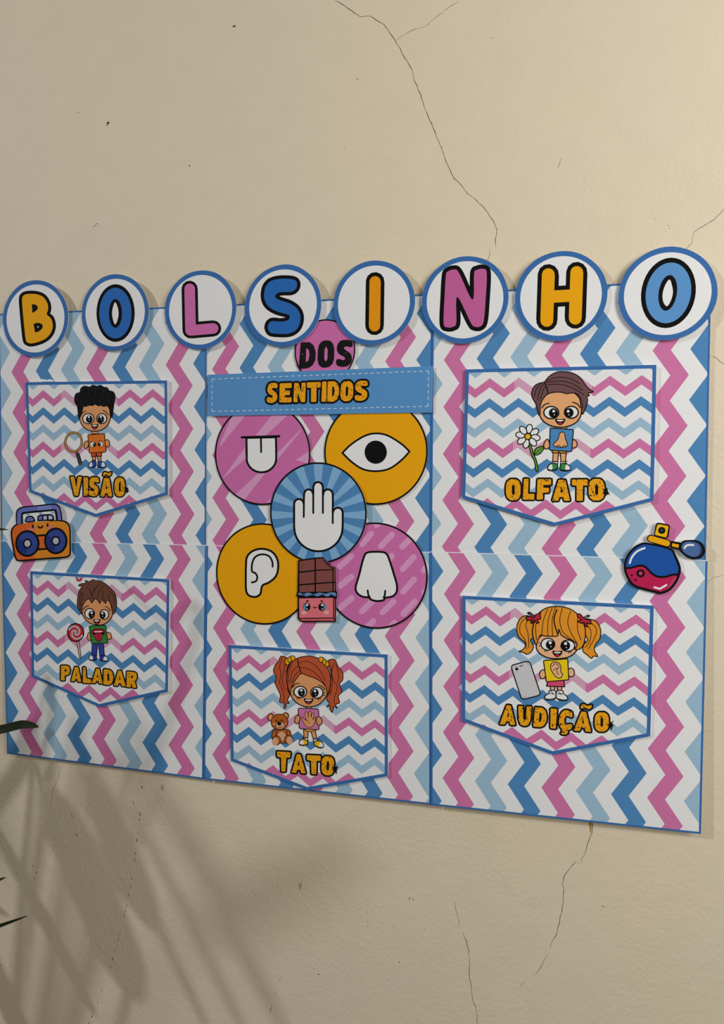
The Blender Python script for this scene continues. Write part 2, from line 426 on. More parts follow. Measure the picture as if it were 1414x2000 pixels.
sheet([(840.5, 1077), (1382, 1094), (1369, 1629), (841.5, 1572.5)], P_LR, -0.1272, 0.0455, 0.1549, 0.0656, 0.006, SHEET_LO, 'lbr', 'zigzag paper sheet at lower right behind the pocket reading AUDIÇÃO')
cvt = Canvas(30, 720, 4.41875, P_UL, 14)
draw(cvt, 'torn_patch', bpy.data.objects['zigzag_sheet'], (WHITE, [[(140, 68), (165, 55), (195, 60), (215, 90), (250, 92), (275, 98), (300, 90), (332, 103), (330, 112), (160, 112), (135, 95)]]))

# ------------------------------------------------------------------ letter discs  B O L S I N H O
C1 = (0, 520, 3.3667); C2 = (400, 480, 3.3667); C3 = (800, 460, 2.3029)
def circ_wall(cx, cy, r, n=72, wob=0.0, seed=0):
    rr = random.Random(seed); a = rr.uniform(0, 6)
    return [(cx + (r + wob * math.sin(3 * t + a) + wob * .6 * math.sin(7 * t + 2 * a)) * math.cos(t), cy + (r + wob * math.sin(3 * t + a) + wob * .6 * math.sin(7 * t + 2 * a)) * math.sin(t)) for t in (2 * math.pi * i / n for i in range(n))]
def letter_disc(bbox, d, letter, label, *draws):
    cw = WallCanvas(d); x0, y0, x1, y1 = bbox; mx, my = (x0 + x1) / 2, (y0 + y1) / 2
    l, r, t, b = uv_of(x0, my, d), uv_of(x1, my, d), uv_of(mx, y0, d), uv_of(mx, y1, d)
    cx, cy = (l[0] + r[0]) / 2, (t[1] + b[1]) / 2; rad = (r[0] - l[0] + b[1] - t[1]) / 4
    o = Piece(cw).slab(EDGE, [circ_wall(cx, cy, rad, wob=0.0003, seed=int(x0))], 0.0009, side=WHITE).build('letter_disc')
    tag(o, label, 'letter', 'letter discs along the top of the board')
    draw(cw, 'white_face', o, (WHITE, [circ_wall(cx, cy, rad - 0.0069)]))
    crop_, black, colour, col_m, extra = draws
    cv = Canvas(*crop_, d, cw.z)
    ltr = draw(cv, 'letter_outline', o, (BLACK, black))
    draw(cv, 'letter_fill', ltr, (col_m, colour), *extra)
    return o
Bp = smooth([(145, 215), (158, 190), (190, 182), (240, 184), (285, 203), (312, 245), (316, 285), (308, 316), (336, 345), (347, 390), (336, 435), (305, 472), (262, 494), (212, 507), (185, 503), (170, 485), (160, 405), (150, 300)])
letter_disc((4, 549, 135, 695), 0.0095, 'B', 'white paper disc with blue rim and amber letter B at top left', C1,
            [Bp] + ribbon(Bp, 42, True), [Bp], AMBER, [(BLACK, [smooth([(210, 252), (232, 252), (248, 268), (242, 288), (214, 305), (212, 280)]), smooth([(222, 380), (252, 372), (278, 384), (279, 404), (262, 424), (232, 434), (226, 408)])]), (WHITE, [[(245, 394), (258, 397), (248, 405)]])])
letter_disc((160, 535, 290, 686), 0.0095, 'O', 'white paper disc with blue rim and royal blue letter O between B and L', C1,
            [ell(760, 308, 126, 190)], [ell(759, 308, 106, 167)], ROYAL, [(BLACK, [ell(759, 310, 43, 95)]), (WHITE, [smooth([(757, 237), (772, 265), (780, 310), (772, 355), (757, 382), (744, 355), (737, 310), (744, 265)])])])
Ls = ([(1247, 148), (1253, 422), (1402, 409)])
letter_disc((323, 527, 461, 683), 0.0095, 'L', 'white paper disc with blue rim and pink letter L', C1, ribbon(Ls, 107), ribbon(Ls, 70), ORCHID, [])
Sp = smooth([(440, 230), (490, 218), (560, 218), (595, 228), (607, 250), (600, 280), (570, 302), (500, 305), (470, 318), (464, 338), (490, 356), (560, 380), (608, 415), (628, 460), (624, 512), (598, 555), (548, 578), (470, 578), (430, 570), (414, 540), (422, 510), (447, 495), (500, 499), (545, 490), (558, 470), (545, 452), (470, 430), (415, 395), (391, 345), (395, 285), (413, 250)])
letter_disc((479, 516, 627, 678), 0.0095, 'S', 'white paper disc with blue rim and royal blue letter S', C2, [Sp] + ribbon(Sp, 46, True), [Sp], ROYAL, [])
letter_disc((652, 508, 809, 675), 0.0100, 'I', 'white paper disc with blue rim and amber letter I', C2, ribbon([(1120, 234), (1116, 527)], 123), ribbon([(1120, 236), (1116, 527)], 74), paper('dark_amber_ink', (234, 152, 10), 0.12, gscale=1500), [])
Np = smooth([(172, 162), (198, 153), (222, 168), (283, 290), (290, 172), (304, 154), (330, 150), (347, 170), (341, 300), (333, 385), (318, 409), (294, 410), (275, 392), (214, 275), (210, 390), (196, 410), (170, 413), (153, 395), (157, 280), (163, 182)])
letter_disc((824, 500, 993, 671), 0.0095, 'N', 'white paper disc with blue rim and dusky pink letter N', C3, [Np] + ribbon(Np, 38, True), [Np], paper('dusky_pink_ink', (198, 98, 160), 0.05), [])
Hs = lambda w: ribbon([(624, 176), (617, 382)], w) + ribbon([(752, 166), (745, 372)], w) + ribbon([(622, 276), (748, 269)], w * .95 if w < 70 else 94)
letter_disc((1006, 490, 1186, 666), 0.0095, 'H', 'white paper disc with blue rim and amber letter H', C3, Hs(96), Hs(58), AMBER, [])
letter_disc((1208, 482, 1401, 665), 0.0100, 'O', 'largest white paper disc with pale blue letter O at top right corner', C3,
            [ell(1164, 258, 122, 160, 12)], [ell(1164, 258, 101, 138, 12)], SKY, [(BLACK, [ell(1161, 258, 41, 81, 9)]), (WHITE, [smooth([(1169, 198), (1180, 225), (1184, 258), (1174, 295), (1157, 318), (1141, 298), (1138, 262), (1150, 222)])])])

# ------------------------------------------------------------------ block lettering
GL = {'V': ([[(0, 0), (35, 0), (52, 60), (66, 0), (100, 0), (72, 100), (30, 100)]], []), 'I': ([[(0, 0), (100, 0), (100, 100), (0, 100)]], []),
      'A': ([[(30, 0), (72, 0), (100, 100), (66, 100), (63, 82), (40, 82), (34, 100), (0, 100)]], [[(50, 30), (58, 60), (43, 60)]]),
      'O': ([[(30, 0), (70, 0), (92, 12), (100, 32), (100, 68), (92, 88), (70, 100), (30, 100), (8, 88), (0, 68), (0, 32), (8, 12)]], [[(50, 22), (60, 34), (60, 68), (50, 78), (41, 68), (41, 34)]]),
      'L': ([[(0, 0), (44, 0), (44, 72), (100, 72), (100, 100), (0, 100)]], []), 'F': ([[(0, 0), (100, 0), (100, 28), (44, 28), (44, 42), (86, 42), (86, 66), (44, 66), (44, 100), (0, 100)]], []),
      'T': ([[(0, 0), (100, 0), (100, 28), (70, 28), (70, 100), (30, 100), (30, 28), (0, 28)]], []),
      'P': ([[(0, 0), (70, 0), (92, 10), (100, 30), (94, 52), (76, 64), (44, 66), (44, 100), (0, 100)]], [[(43, 22), (58, 24), (60, 38), (43, 44)]]),
      'D': ([[(0, 0), (60, 0), (88, 14), (100, 40), (98, 68), (82, 90), (55, 100), (0, 100)]], [[(40, 24), (56, 30), (61, 50), (55, 70), (40, 76)]]),
      'R': ([[(0, 0), (70, 0), (92, 10), (98, 32), (90, 50), (76, 58), (100, 100), (60, 100), (44, 66), (42, 100), (0, 100)]], [[(43, 22), (58, 24), (59, 38), (43, 42)]]),
      'U': ([[(0, 0), (36, 0), (38, 62), (50, 72), (62, 62), (64, 0), (100, 0), (98, 70), (82, 94), (50, 100), (18, 94), (2, 70)]], []),
      'E': ([[(0, 0), (100, 0), (98, 26), (44, 26), (44, 38), (86, 38), (86, 62), (44, 62), (44, 74), (100, 74), (100, 100), (0, 100)]], []),
      'N': ([[(0, 0), (36, 0), (64, 52), (64, 0), (100, 0), (100, 100), (64, 100), (36, 48), (36, 100), (0, 100)]], []),
      'S': ([smooth([(96, 6), (100, 26), (82, 28), (62, 25), (46, 30), (62, 40), (88, 52), (100, 70), (92, 90), (66, 100), (30, 100), (4, 92), (0, 74), (20, 70), (40, 75), (56, 72), (50, 64), (22, 54), (4, 40), (4, 18), (26, 2), (62, 0)], True, 3)], []),
      'C': ([smooth([(98, 8), (100, 32), (78, 30), (56, 28), (42, 40), (42, 62), (56, 72), (78, 70), (100, 68), (98, 90), (64, 100), (28, 96), (4, 76), (0, 48), (8, 20), (34, 2), (66, 0)], True, 3)], []),
      '~': ([smooth([(0, 88), (8, 20), (32, 8), (60, 36), (82, 20), (100, 14), (94, 78), (66, 96), (36, 66), (18, 90)], True, 3)], []),
      ',': ([smooth([(20, 0), (62, 0), (60, 20), (100, 34), (92, 82), (40, 100), (0, 84), (6, 60), (50, 66), (54, 48), (16, 36)], True, 3)], [])}
def glyph(ch, q):
    """q = tl, tr, br, bl in crop coordinates"""
    f = lambda x, y: tuple((q[0][j] * (1 - x) + q[1][j] * x) * (1 - y) + (q[3][j] * (1 - x) + q[2][j] * x) * y for j in (0, 1))
    A, H = GL[ch]; T = lambda P: [[f(x / 100, y / 100) for x, y in p] for p in P]
    return T(A), T(H)
def word(cv, parent, letters, w, spikes=(), fill=None, seed=1):
    """each letter a part of its own: black outline with the worn fill on it"""
    rr = random.Random(seed); cv.z = getattr(cv, 'base', cv.z) + 1; z0 = cv.z; cv.z += 1; z1 = cv.z; zs = {}
    marks = []
    for ch, q in letters:
        A, H = glyph(ch, q); nm = {'~': 'tilde', ',': 'cedilla'}.get(ch, 'letter')
        A2 = A if ch in 'S~,C' else [rrect(a, w * .45, 2) for a in A]
        p = Piece(cv)
        blk = A2 + [b for a in A2 for b in ribbon(a, w * 2, True, 8)]
        if spikes is not None:
            for a in A2:
                for _ in range(5):
                    x, y = rr.choice(a); t = rr.uniform(0, 6.28); l = w * rr.uniform(1.3, 2.1)
                    ux, uy = math.cos(t), math.sin(t); blk.append([(x - uy * w * .5, y + ux * w * .5), (x + ux * l, y + uy * l), (x + uy * w * .5, y - ux * w * .5)])
        zz = z0 + 0.12 * len(marks)
        p.ink(BLACK, blk, z=zz)
        p.ink(fill or GOLDW, A2, H, z=z1 + 1)
        p.build(nm, parent); marks.append(ch)
    cv.z = z1 + 2
    for (cx, cy, r) in (spikes or ()):
        P_ = []
        for i in range(13):
            t = 6.28 * i / 13 + rr.uniform(-.15, .15); l = r * rr.uniform(.55, 1.25)
            P_.append([(cx + l * math.cos(t), cy + l * math.sin(t) * 1.3), (cx + r * .3 * math.cos(t + 1.7), cy + r * .3 * math.sin(t + 1.7)), (cx + r * .3 * math.cos(t - 1.7), cy + r * .3 * math.sin(t - 1.7))])
        draw(cv, 'ink_splash', parent, (BLACK, P_ + [ell(cx, cy, r * .45, r * .55)]))
def box(x0, y0, x1, y1, x0b=None, x1b=None, dy=0, dyb=None):
    """letter cell; dy = drop from left to right"""
    x0b = x0 if x0b is None else x0b; x1b = x1 if x1b is None else x1b
    return ((x0, y0), (x1, y0 + dy), (x1b, y1 + dy), (x0b, y1))

# ------------------------------------------------------------------ DOS disc and SENTIDOS banner
cw = WallCanvas(0.0075)
c_, e_ = uv_of(634, 686, 0.0075), uv_of(694, 686, 0.0075)
dos = Piece(cw).slab(BLACK, [circ_wall(c_[0], c_[1], e_[0] - c_[0])], 0.0007, side=WHITE).build('word_disc')
tag(dos, 'pink paper disc with black word DOS above the blue banner', 'sign')
draw(cw, 'pink_face', dos, (ORCHID, [circ_wall(c_[0], c_[1], e_[0] - c_[0] - 0.0021)]))
cv = Canvas(*C2, 0.0075, cw.z)
def plain_word(cv, parent, letters, fill):
    for ch, q in letters:
        A, H = glyph(ch, q); A = A if ch in 'S' else [rrect(a, 9, 2) for a in A]
        Piece(cv).ink(fill, A, H).build('letter', parent)
plain_word(cv, dos, [('D', ((630, 636), (728, 630), (732, 800), (616, 812))), ('O', ((745, 625), (852, 620), (850, 796), (738, 806))), ('S', ((868, 622), (972, 616), (966, 792), (862, 798)))], BLACKW)

cv = Canvas(0, 0, 1, 0.0086)
bq = [(405.8, 732), (845.6, 715), (843.5, 805.5), (405.7, 812.5)]
ban = Piece(cv).slab(paper('banner_blue', (88, 148, 206), 0.04), [bq], 0.0007, side=WHITE).build('title_banner')
tag(ban, 'long blue paper banner with dashed stitching reading SENTIDOS', 'sign')
def dashes(a, b, on, off):
    Ld = math.hypot(b[0] - a[0], b[1] - a[1]); n = max(1, round((Ld + off) / (on + off))); st = (Ld + off) / n; o = []
    ux, uy = (b[0] - a[0]) / Ld, (b[1] - a[1]) / Ld
    for i in range(n):
        s0, s1 = i * st, i * st + st - off; h = .55
        o.append([(a[0] + ux * s0 - uy * h, a[1] + uy * s0 + ux * h), (a[0] + ux * s1 - uy * h, a[1] + uy * s1 + ux * h), (a[0] + ux * s1 + uy * h, a[1] + uy * s1 - ux * h), (a[0] + ux * s0 + uy * h, a[1] + uy * s0 - ux * h)])
    return o
sq = [(414, 740.5), (837, 724.5), (836, 793.5), (414, 803.5)]
zb = cv.z + 1
for i in range(4):
    for dsh in dashes(sq[i], sq[(i + 1) % 4], 6.2, 5.6): Piece(cv).ink(WHITE, [dsh], z=zb).build('stitch', ban)
cv = Canvas(*C2, 0.0086, zb)
word(cv, ban, [('S', box(412, 905, 478, 1035, 406, 476, -6)), ('E', box(492, 905, 572, 1032, 490, 570, -3)), ('N', box(588, 902, 664, 1030, 582, 660, -2)), ('T', box(672, 898, 762, 1028, 672, 760, -2)), ('I', box(772, 893, 800, 1026, 766, 800, -1)), ('D', box(808, 892, 884, 1026, 805, 882, -2)), ('O', box(894, 892, 978, 1024, 890, 974, -4)), ('S', box(988, 892, 1070, 1022, 986, 1068, -8))], 13.5, seed=3)

# ------------------------------------------------------------------ five sense discs
SC = (400, 770, 3.0739)
def sense_disc(px_c, rad, plane, face, label, name='sense_disc'):
    cw = WallCanvas(plane); cx, cy = px_c
    o = Piece(cw).slab(BLACK, [circ_wall(cx, cy, rad)], 0.0007, side=WHITE).build(name)
    tag(o, label, 'sense emblem', 'round sense emblems in the middle column')
    draw(cw, 'disc_face', o, (face, [circ_wall(cx, cy, rad - 0.0025)]))
    return o, Canvas(*SC, plane, cw.z), [uv for uv in circ_wall(cx, cy, rad - 0.0026)]
def uvs(x, y, d): return uv_of(SC[0] + x / SC[2], SC[1] + y / SC[2], d)
def to_crop(cv, poly):
    """wall-unit polygon back into this canvas' crop coordinates (for clipping)"""
    o = []
    for x, y in poly:
        p = cv_wall(x, y, cv.plane) - ORG; c = [RM[0][k] * p.x - RM[1][k] * p.z + RM[2][k] * p.y for k in range(3)]
        o.append(((707 + FPX * c[0] / c[2] - cv.ox) * cv.s, (1000 + FPX * c[1] / c[2] - cv.oy) * cv.s))
    return o
cv_wall = wpt
R5 = 0.0758
# tongue
d = 0.0066; l, b = uvs(60, 380, d), uvs(343, 666, d); cx, cy = l[0] + R5, b[1] - R5
o, cv, rim = sense_disc((cx, cy), R5, d, ORCHID, 'pink striped disc with white tongue symbol under the banner'); rim = to_crop(cv, rim)
STRIPE = paper('blush_stripe_ink', (222, 158, 204), 0.04)
zz = cv.z + 1
for q in ([(90, 300), (165, 125), (245, 125), (95, 310)], [(305, 247), (400, 128), (495, 128), (365, 250)], [(104, 510), (240, 320), (246, 385)], [(428, 360), (582, 205), (575, 222), (428, 402)], [(185, 600), (325, 470), (362, 475), (225, 650)], [(545, 395), (630, 340), (630, 420), (600, 410)], [(370, 655), (440, 555), (480, 530), (392, 660)]):
    Piece(cv).ink(STRIPE, [q], (), [rim], z=zz).build('light_stripe', o)
cv.z = zz
Tg = [(250, 262), (427, 258), (429, 385)] + ell(340, 385, 89, 84, 0, 14, 0, 180) + [(252, 385)]
inked(cv, 'tongue_symbol', o, WHITE, Tg, 11, L([(222, 259), (447, 252)], 12), L([(337, 262), (338, 347)], 10))
# eye
d = 0.0068; r_, b = uvs(1339, 350, d), uvs(1030, 665, d); cx, cy = r_[0] - R5, b[1] - R5
o, cv, rim = sense_disc((cx, cy), R5, d, AMBER, 'amber disc with white eye symbol under the banner')
Ey = smooth([(826, 352), (880, 300), (960, 250), (1030, 235), (1100, 249), (1180, 298), (1229, 344)], False, 4) + smooth([(1229, 344), (1180, 396), (1110, 446), (1030, 462), (950, 450), (880, 405), (826, 352)], False, 4)[1:-1]
eyeo = inked(cv, 'eye_symbol', o, WHITE, Ey, 10); draw(cv, 'pupil', eyeo, (BLACK, [ell(1026, 348, 67, 70)]))
# ear
pe = (P_LM[0] + 0.0014, P_LM[1], P_LM[2]); l, b = uvs(67, 1080, pe), uvs(340, 1383, pe); cx, cy = l[0] + R5, b[1] - R5
o, cv, rim = sense_disc((cx, cy), R5, pe, AMBER, 'amber disc with white ear symbol left of the chocolate bar')
Er = smooth([(247, 1030), (254, 975), (290, 940), (345, 928), (402, 945), (435, 990), (440, 1045), (425, 1095), (385, 1130), (350, 1145), (340, 1165), (335, 1195), (318, 1212), (295, 1217), (265, 1208), (248, 1178), (246, 1100)])
inked(cv, 'ear_symbol', o, WHITE, Er, 11, L([(407, 1035), (405, 1005), (385, 972), (345, 961), (305, 975), (285, 1012), (283, 1062), (303, 1074), (315, 1097), (307, 1122), (282, 1130)], 10))
# nose
pn = (P_LM[0] + 0.0016, P_LM[1], P_LM[2]); r_, b = uvs(1339, 1090, pn), uvs(1065, 1411, pn); cx, cy = r_[0] - R5 - .0006, b[1] - R5 - .0006
o, cv, rim = sense_disc((cx, cy), R5 + .0006, pn, ORCHID, 'pink disc with white nose symbol right of the chocolate bar'); rim = to_crop(cv, rim)
zz = cv.z + 1
for a, b in (((945, 900), (998, 838)), ((1058, 912), (1124, 842)), ((1184, 915), (1240, 862)), ((810, 1035), (878, 972)), ((1110, 990), (1122, 970)), ((1188, 1050), (1254, 978)), ((812, 1150), (880, 1095)), ((1190, 1185), (1256, 1112)), ((1314, 1058), (1345, 1020)), ((943, 1303), (1008, 1240)), ((1066, 1310), (1132, 1245)), ((1192, 1318), (1260, 1245)), ((810, 1285), (882, 1224)), ((980, 1395), (1012, 1362)), ((1108, 1405), (1138, 1372)), ((1318, 1190), (1345, 1160)), ((1030, 785), (1062, 760))):
    Piece(cv).ink(STRIPE, ribbon([a, b], 36), (), [rim], z=zz).build('light_bar', o)
cv.z = zz
No = smooth([(960, 966), (975, 951), (1010, 946), (1070, 948), (1094, 963), (1110, 1000), (1135, 1080), (1153, 1145), (1150, 1190), (1125, 1214), (1085, 1222), (1073, 1236), (1035, 1242), (1000, 1234), (985, 1220), (945, 1215), (912, 1190), (906, 1155), (925, 1090), (945, 1010)])
inked(cv, 'nose_symbol', o, WHITE, No, 11, L([(978, 1178), (982, 1205), (990, 1218)], 10), L([(1083, 1180), (1080, 1208), (1073, 1220)], 10))
# hand
d = 0.0096; l, r_, t = uvs(391, 715, d), uvs(973, 715, d), uvs(680, 408, d); rad = (r_[0] - l[0]) / 2; cx, cy = (l[0] + r_[0]) / 2, t[1] + rad
o, cv, rim = sense_disc((cx, cy), rad, d, BLUE, 'blue sunburst disc with white open hand in the centre'); rim = to_crop(cv, rim)
RAYM = paper('pale_ray_ink', (132, 180, 222), 0.04); zz = cv.z + 1; hx, hy = 682, 725
for k in range(16):
    a = math.radians(90 + 22.5 * k); w_ = math.radians(5.3)
    Piece(cv).ink(RAYM, [[(hx, hy), (hx + 400 * math.cos(a - w_), hy + 400 * math.sin(a - w_)), (hx + 400 * math.cos(a + w_), hy + 400 * math.sin(a + w_))]], (), [rim], z=zz).build('sun_ray', o)
cv.z = zz
Hd = [(536, 800), (536, 662)] + ell(565, 660, 29, 31, 0, 8, 185, 355) + [(594, 640), (596, 604)] + ell(623, 602, 27, 31, 0, 8, 185, 355) + [(651, 590), (651, 562)] + ell(680, 560, 29, 33, 0, 8, 185, 355) + [(709, 590), (711, 605)] + ell(739, 602, 29, 31, 0, 8, 200, 355) + [(769, 640), (768, 712)] + ell(799, 712, 29, 31, 0, 8, 200, 355) + [(828, 790)] + ell(682, 800, 145, 143, 0, 20, 0, 180)
inked(cv, 'hand_symbol', o, WHITE, Hd, 11, L([(595, 640), (594, 737)], 10), L([(651, 590), (651, 713)], 10), L([(709, 595), (709, 713)], 10), L([(768, 690), (768, 774)], 10))

# ------------------------------------------------------------------ loose cut-outs: chocolate bar, radio, perfume bottle
def cutout(cv, name, label, cat, poly, w, base=None):
    rb = ribbon(poly, w, True, 8)
    o = Piece(cv).slab(BLACK, [poly] + rb, 0.0008, side=WHITE).build(name)
    return tag(o, label, cat)
cv = Canvas(*SC, 0.0108)
CH = [(564, 998), (660, 984), (712, 981), (722, 1006), (742, 1012), (748, 1032), (782, 1040), (785, 1178), (792, 1190), (790, 1222), (785, 1230), (784, 1364), (578, 1364), (561, 1345), (562, 1222), (553, 1206), (560, 1184)]
cho = cutout(cv, 'chocolate_bar_cutout', 'paper cutout of a bitten chocolate bar in pink wrapper with a face', 'cutout', CH, 8)
BROWN = paper('chocolate_ink', (134, 76, 72), 0.06); DBR = paper('dark_chocolate_ink', (84, 44, 42), 0.06); ROSE = paper('rose_wrapper_ink', (228, 118, 130), 0.05); FOIL = paper('foil_blue_ink', (104, 142, 196), 0.06)
blk = [(566, 1000), (660, 988), (710, 985), (722, 1012), (745, 1030), (768, 1050), (768, 1185), (566, 1190)]
zz = cv.z + 1
SQ = [[(568, 1003), (658, 990), (659, 1054), (568, 1064)], [(667, 989), (708, 986), (722, 1014), (745, 1032), (764, 1050), (668, 1053)], [(568, 1073), (659, 1063), (659, 1133), (568, 1140)], [(668, 1061), (766, 1056), (766, 1126), (668, 1132)], [(568, 1149), (659, 1142), (659, 1185), (568, 1190)], [(668, 1140), (766, 1134), (766, 1185), (668, 1188)]]
for q in SQ: Piece(cv).ink(BROWN, [q], z=zz).build('chocolate_square', cho)
cv.z = zz
draw(cv, 'bar_side', cho, (BROWN, [[(773, 1054), (781, 1044), (782, 1122), (773, 1128)], [(773, 1136), (782, 1130), (782, 1182), (773, 1182)]]))
draw(cv, 'bite_mark', cho, (DBR, [smooth([(708, 984), (714, 1008), (730, 1014), (736, 1032), (754, 1036), (764, 1048), (784, 1046), (780, 1036), (756, 1030), (752, 1014), (732, 1006), (722, 990)])]))
draw(cv, 'wrapper', cho, (ROSE, [[(566, 1226), (770, 1222), (770, 1340), (568, 1343)]]), (paper('rose_shade_ink', (206, 92, 106), 0.05), [[(568, 1349), (770, 1346), (780, 1360), (582, 1360)], [(776, 1226), (781, 1228), (781, 1352), (776, 1340)]]))
F0 = smooth([(557, 1206), (566, 1188), (590, 1196), (620, 1188), (655, 1197), (690, 1188), (725, 1195), (755, 1186), (788, 1192), (786, 1216), (760, 1208), (735, 1218), (705, 1208), (675, 1216), (645, 1208), (612, 1216), (590, 1210)])
inked(cv, 'foil_edge', cho, FOIL, F0, 5, L([(585, 1200), (600, 1206)], 3, False), L([(640, 1196), (655, 1204)], 3, False), L([(700, 1198), (712, 1206)], 3, False), L([(755, 1196), (765, 1206)], 3, False))
for ex in (612, 703):
    draw(cv, 'eye', cho, (BLACK, [ell(ex, 1277, 22, 24)]), (paper('iris_blue_ink', (86, 140, 200), .05), [ell(ex - 12 if ex < 650 else ex + 17, 1279, 8, 17)]), (WHITE, [ell(ex + 2, 1265, 7), ell(ex + 2, 1290, 4)]))
draw(cv, 'smile', cho, L([(652, 1277), (661, 1284), (670, 1277)], 5), L([(610, 1243), (620, 1241)], 7, False), L([(698, 1241), (706, 1243)], 7, False))
draw(cv, 'blush', cho, (paper('blush_ink', (240, 170, 176), .04), [ell(595, 1311, 17, 12), ell(731, 1310, 16, 12)]))

cv = Canvas(0, 960, 7.07, 0.0098)
RB = smooth([(160, 545), (180, 497), (235, 455), (350, 425), (500, 405), (700, 398), (850, 402), (925, 430), (962, 490), (970, 600), (970, 840), (955, 885), (900, 908), (700, 922), (480, 940), (270, 955), (228, 938), (203, 880), (178, 740), (160, 630)])
RH = smooth([(232, 450), (228, 310), (250, 248), (320, 216), (520, 196), (700, 177), (775, 180), (820, 212), (842, 290), (858, 400)], False) + [(300, 470)]
rad_o = Piece(cv).slab(BLACK, [RB, RH] + ribbon(RB, 20, True, 8) + ribbon(RH, 18, True, 8), 0.0008, side=WHITE).build('radio_cutout')
tag(rad_o, 'paper cutout of an orange cassette radio with blue speakers and smiling face', 'cutout')
RV = paper('periwinkle_ink', (104, 116, 190), .05); RV2 = paper('pale_periwinkle_ink', (126, 138, 206), .05)
HO = smooth([(238, 455), (237, 310), (258, 256), (325, 226), (520, 205), (700, 187), (770, 190), (812, 220), (832, 290), (848, 395)], False)
HI = smooth([(792, 395), (782, 300), (768, 262), (735, 252), (520, 270), (340, 290), (302, 312), (300, 445)], False)
draw(cv, 'handle', rad_o, (RV, [HO + HI], ribbon(HI, 18, False, 8)), (RV2, [[(512, 206), (700, 188), (715, 246), (520, 262)]]))
draw(cv, 'handle_gap', rad_o, (WHITE, [smooth([(318, 440), (318, 330), (350, 308), (520, 290), (720, 272), (755, 285), (770, 395)], False, 3)]), (LBLUE, [[(318, 350), (345, 440), (318, 440)]]), (BLUE, [[(340, 318), (430, 304), (390, 330)], [(520, 295), (600, 288), (560, 312)], [(690, 278), (752, 286), (745, 308)]]))
inked(cv, 'button', rad_o, RV, smooth([(360, 418), (364, 365), (400, 345), (445, 347), (468, 375), (474, 408)]), 17)
B3 = [(522, 402), (525, 345), (560, 326), (700, 318), (732, 335), (742, 390)]
inked(cv, 'button', rad_o, RV, B3, 17, (paper('pale_grey_ink', (196, 200, 216), .04), [[(602, 345), (642, 340), (645, 385), (602, 388)], [(672, 338), (712, 334), (722, 380), (675, 384)]]), L([(590, 335), (590, 395)], 16), L([(657, 330), (657, 390)], 16))
ORG1 = paper('tangerine_ink', (226, 140, 38), .06); ORG2 = paper('burnt_orange_ink', (222, 104, 36), .06); SPK = paper('speaker_blue_ink', (52, 74, 152), .06); SPK2 = paper('speaker_navy_ink', (34, 50, 128), .06)
RBI = smooth([(172, 548), (190, 503), (240, 465), (350, 437), (500, 417), (700, 410), (848, 414), (915, 440), (950, 494), (958, 600), (958, 838), (944, 876), (896, 896), (700, 910), (480, 928), (272, 943), (238, 929), (215, 876), (190, 738), (172, 630)])
draw(cv, 'radio_body', rad_o, (ORG1, [RBI]), (ORG2, [[(100, 560), (150, 400), (470, 420), (480, 560), (340, 700), (420, 860), (500, 925), (480, 960), (200, 990)]], (), [RBI]))
draw(cv, 'blush', rad_o, (paper('radio_blush_ink', (220, 124, 110), .05), [ell(430, 525, 52, 35, -20), ell(700, 505, 55, 34, -10)]))
inked(cv, 'cassette_panel', rad_o, ORG2, [(500, 612), (645, 600), (655, 790), (505, 802)], 24)
for (sx, sy, srx, sry) in ((378, 718, 154, 170), (770, 682, 147, 170)):
    sp = inked(cv, 'speaker', rad_o, SPK, ell(sx, sy, srx, sry), 26, (SPK2, [[(sx, sy), (sx - srx * .8, sy - sry * .45), (sx - srx * .88, sy + sry * .2), (sx - srx * .55, sy + sry * .7), (sx - srx * .1, sy + sry * .86)]]))
    draw(cv, 'speaker_cone', sp, (BLACK, [ell(sx, sy, 62, 70)]), (paper('hub_grey_ink', (186, 190, 210), .04), [ell(sx, sy, 40, 46)]))
draw(cv, 'smile', rad_o, (BLACK, [ell(453, 483, 13, 26), ell(657, 463, 13, 26)]), L([(528, 482), (545, 500), (572, 498), (587, 478)], 18))

cv = Canvas(1190, 1000, 6.733, 0.0106)
PBt = smooth([(500, 412), (800, 482), (868, 570), (924, 700), (930, 790), (885, 915), (795, 1024), (700, 1066), (645, 1064), (350, 985), (256, 895), (207, 785), (198, 690), (228, 592), (297, 495), (395, 428)])
PCap = rrect([(622, 142), (796, 172), (768, 348), (588, 310)], 34)
PNk = ribbon([(545, 348), (762, 412)], 104)
PTube = [(810, 378), (945, 402), (930, 505), (800, 470)]
PBulb = smooth([(935, 440), (975, 385), (1050, 375), (1150, 378), (1215, 415), (1250, 480), (1248, 540), (1200, 600), (1120, 612), (1040, 600), (960, 540), (925, 490)])
per = Piece(cv).slab(BLACK, [PBt, PCap, PTube, PBulb] + PNk + ribbon(PBt, 18, True, 8) + ribbon(PCap, 14, True, 8) + ribbon(PBulb, 14, True, 8), 0.0008, side=WHITE).build('perfume_cutout')
tag(per, 'paper cutout of a round blue and crimson perfume bottle with bulb sprayer', 'cutout')
PGL = paper('glass_blue_ink', (24, 84, 170), .06); PGD = paper('glass_navy_ink', (24, 66, 146), .06); CRIM = paper('crimson_ink', (190, 28, 84), .06); CRIM2 = paper('raspberry_ink', (196, 60, 106), .06)
inB = smooth([(505, 425), (790, 492), (853, 577), (905, 702), (911, 790), (868, 905), (785, 1008), (697, 1049), (648, 1047), (360, 970), (270, 885), (224, 782), (215, 690), (243, 600), (308, 507), (400, 442)])
surf = smooth([(190, 735), (280, 735), (400, 705), (480, 728), (560, 810), (640, 850), (740, 852), (830, 826), (930, 822)], False)
inB = inset(inB, 5)
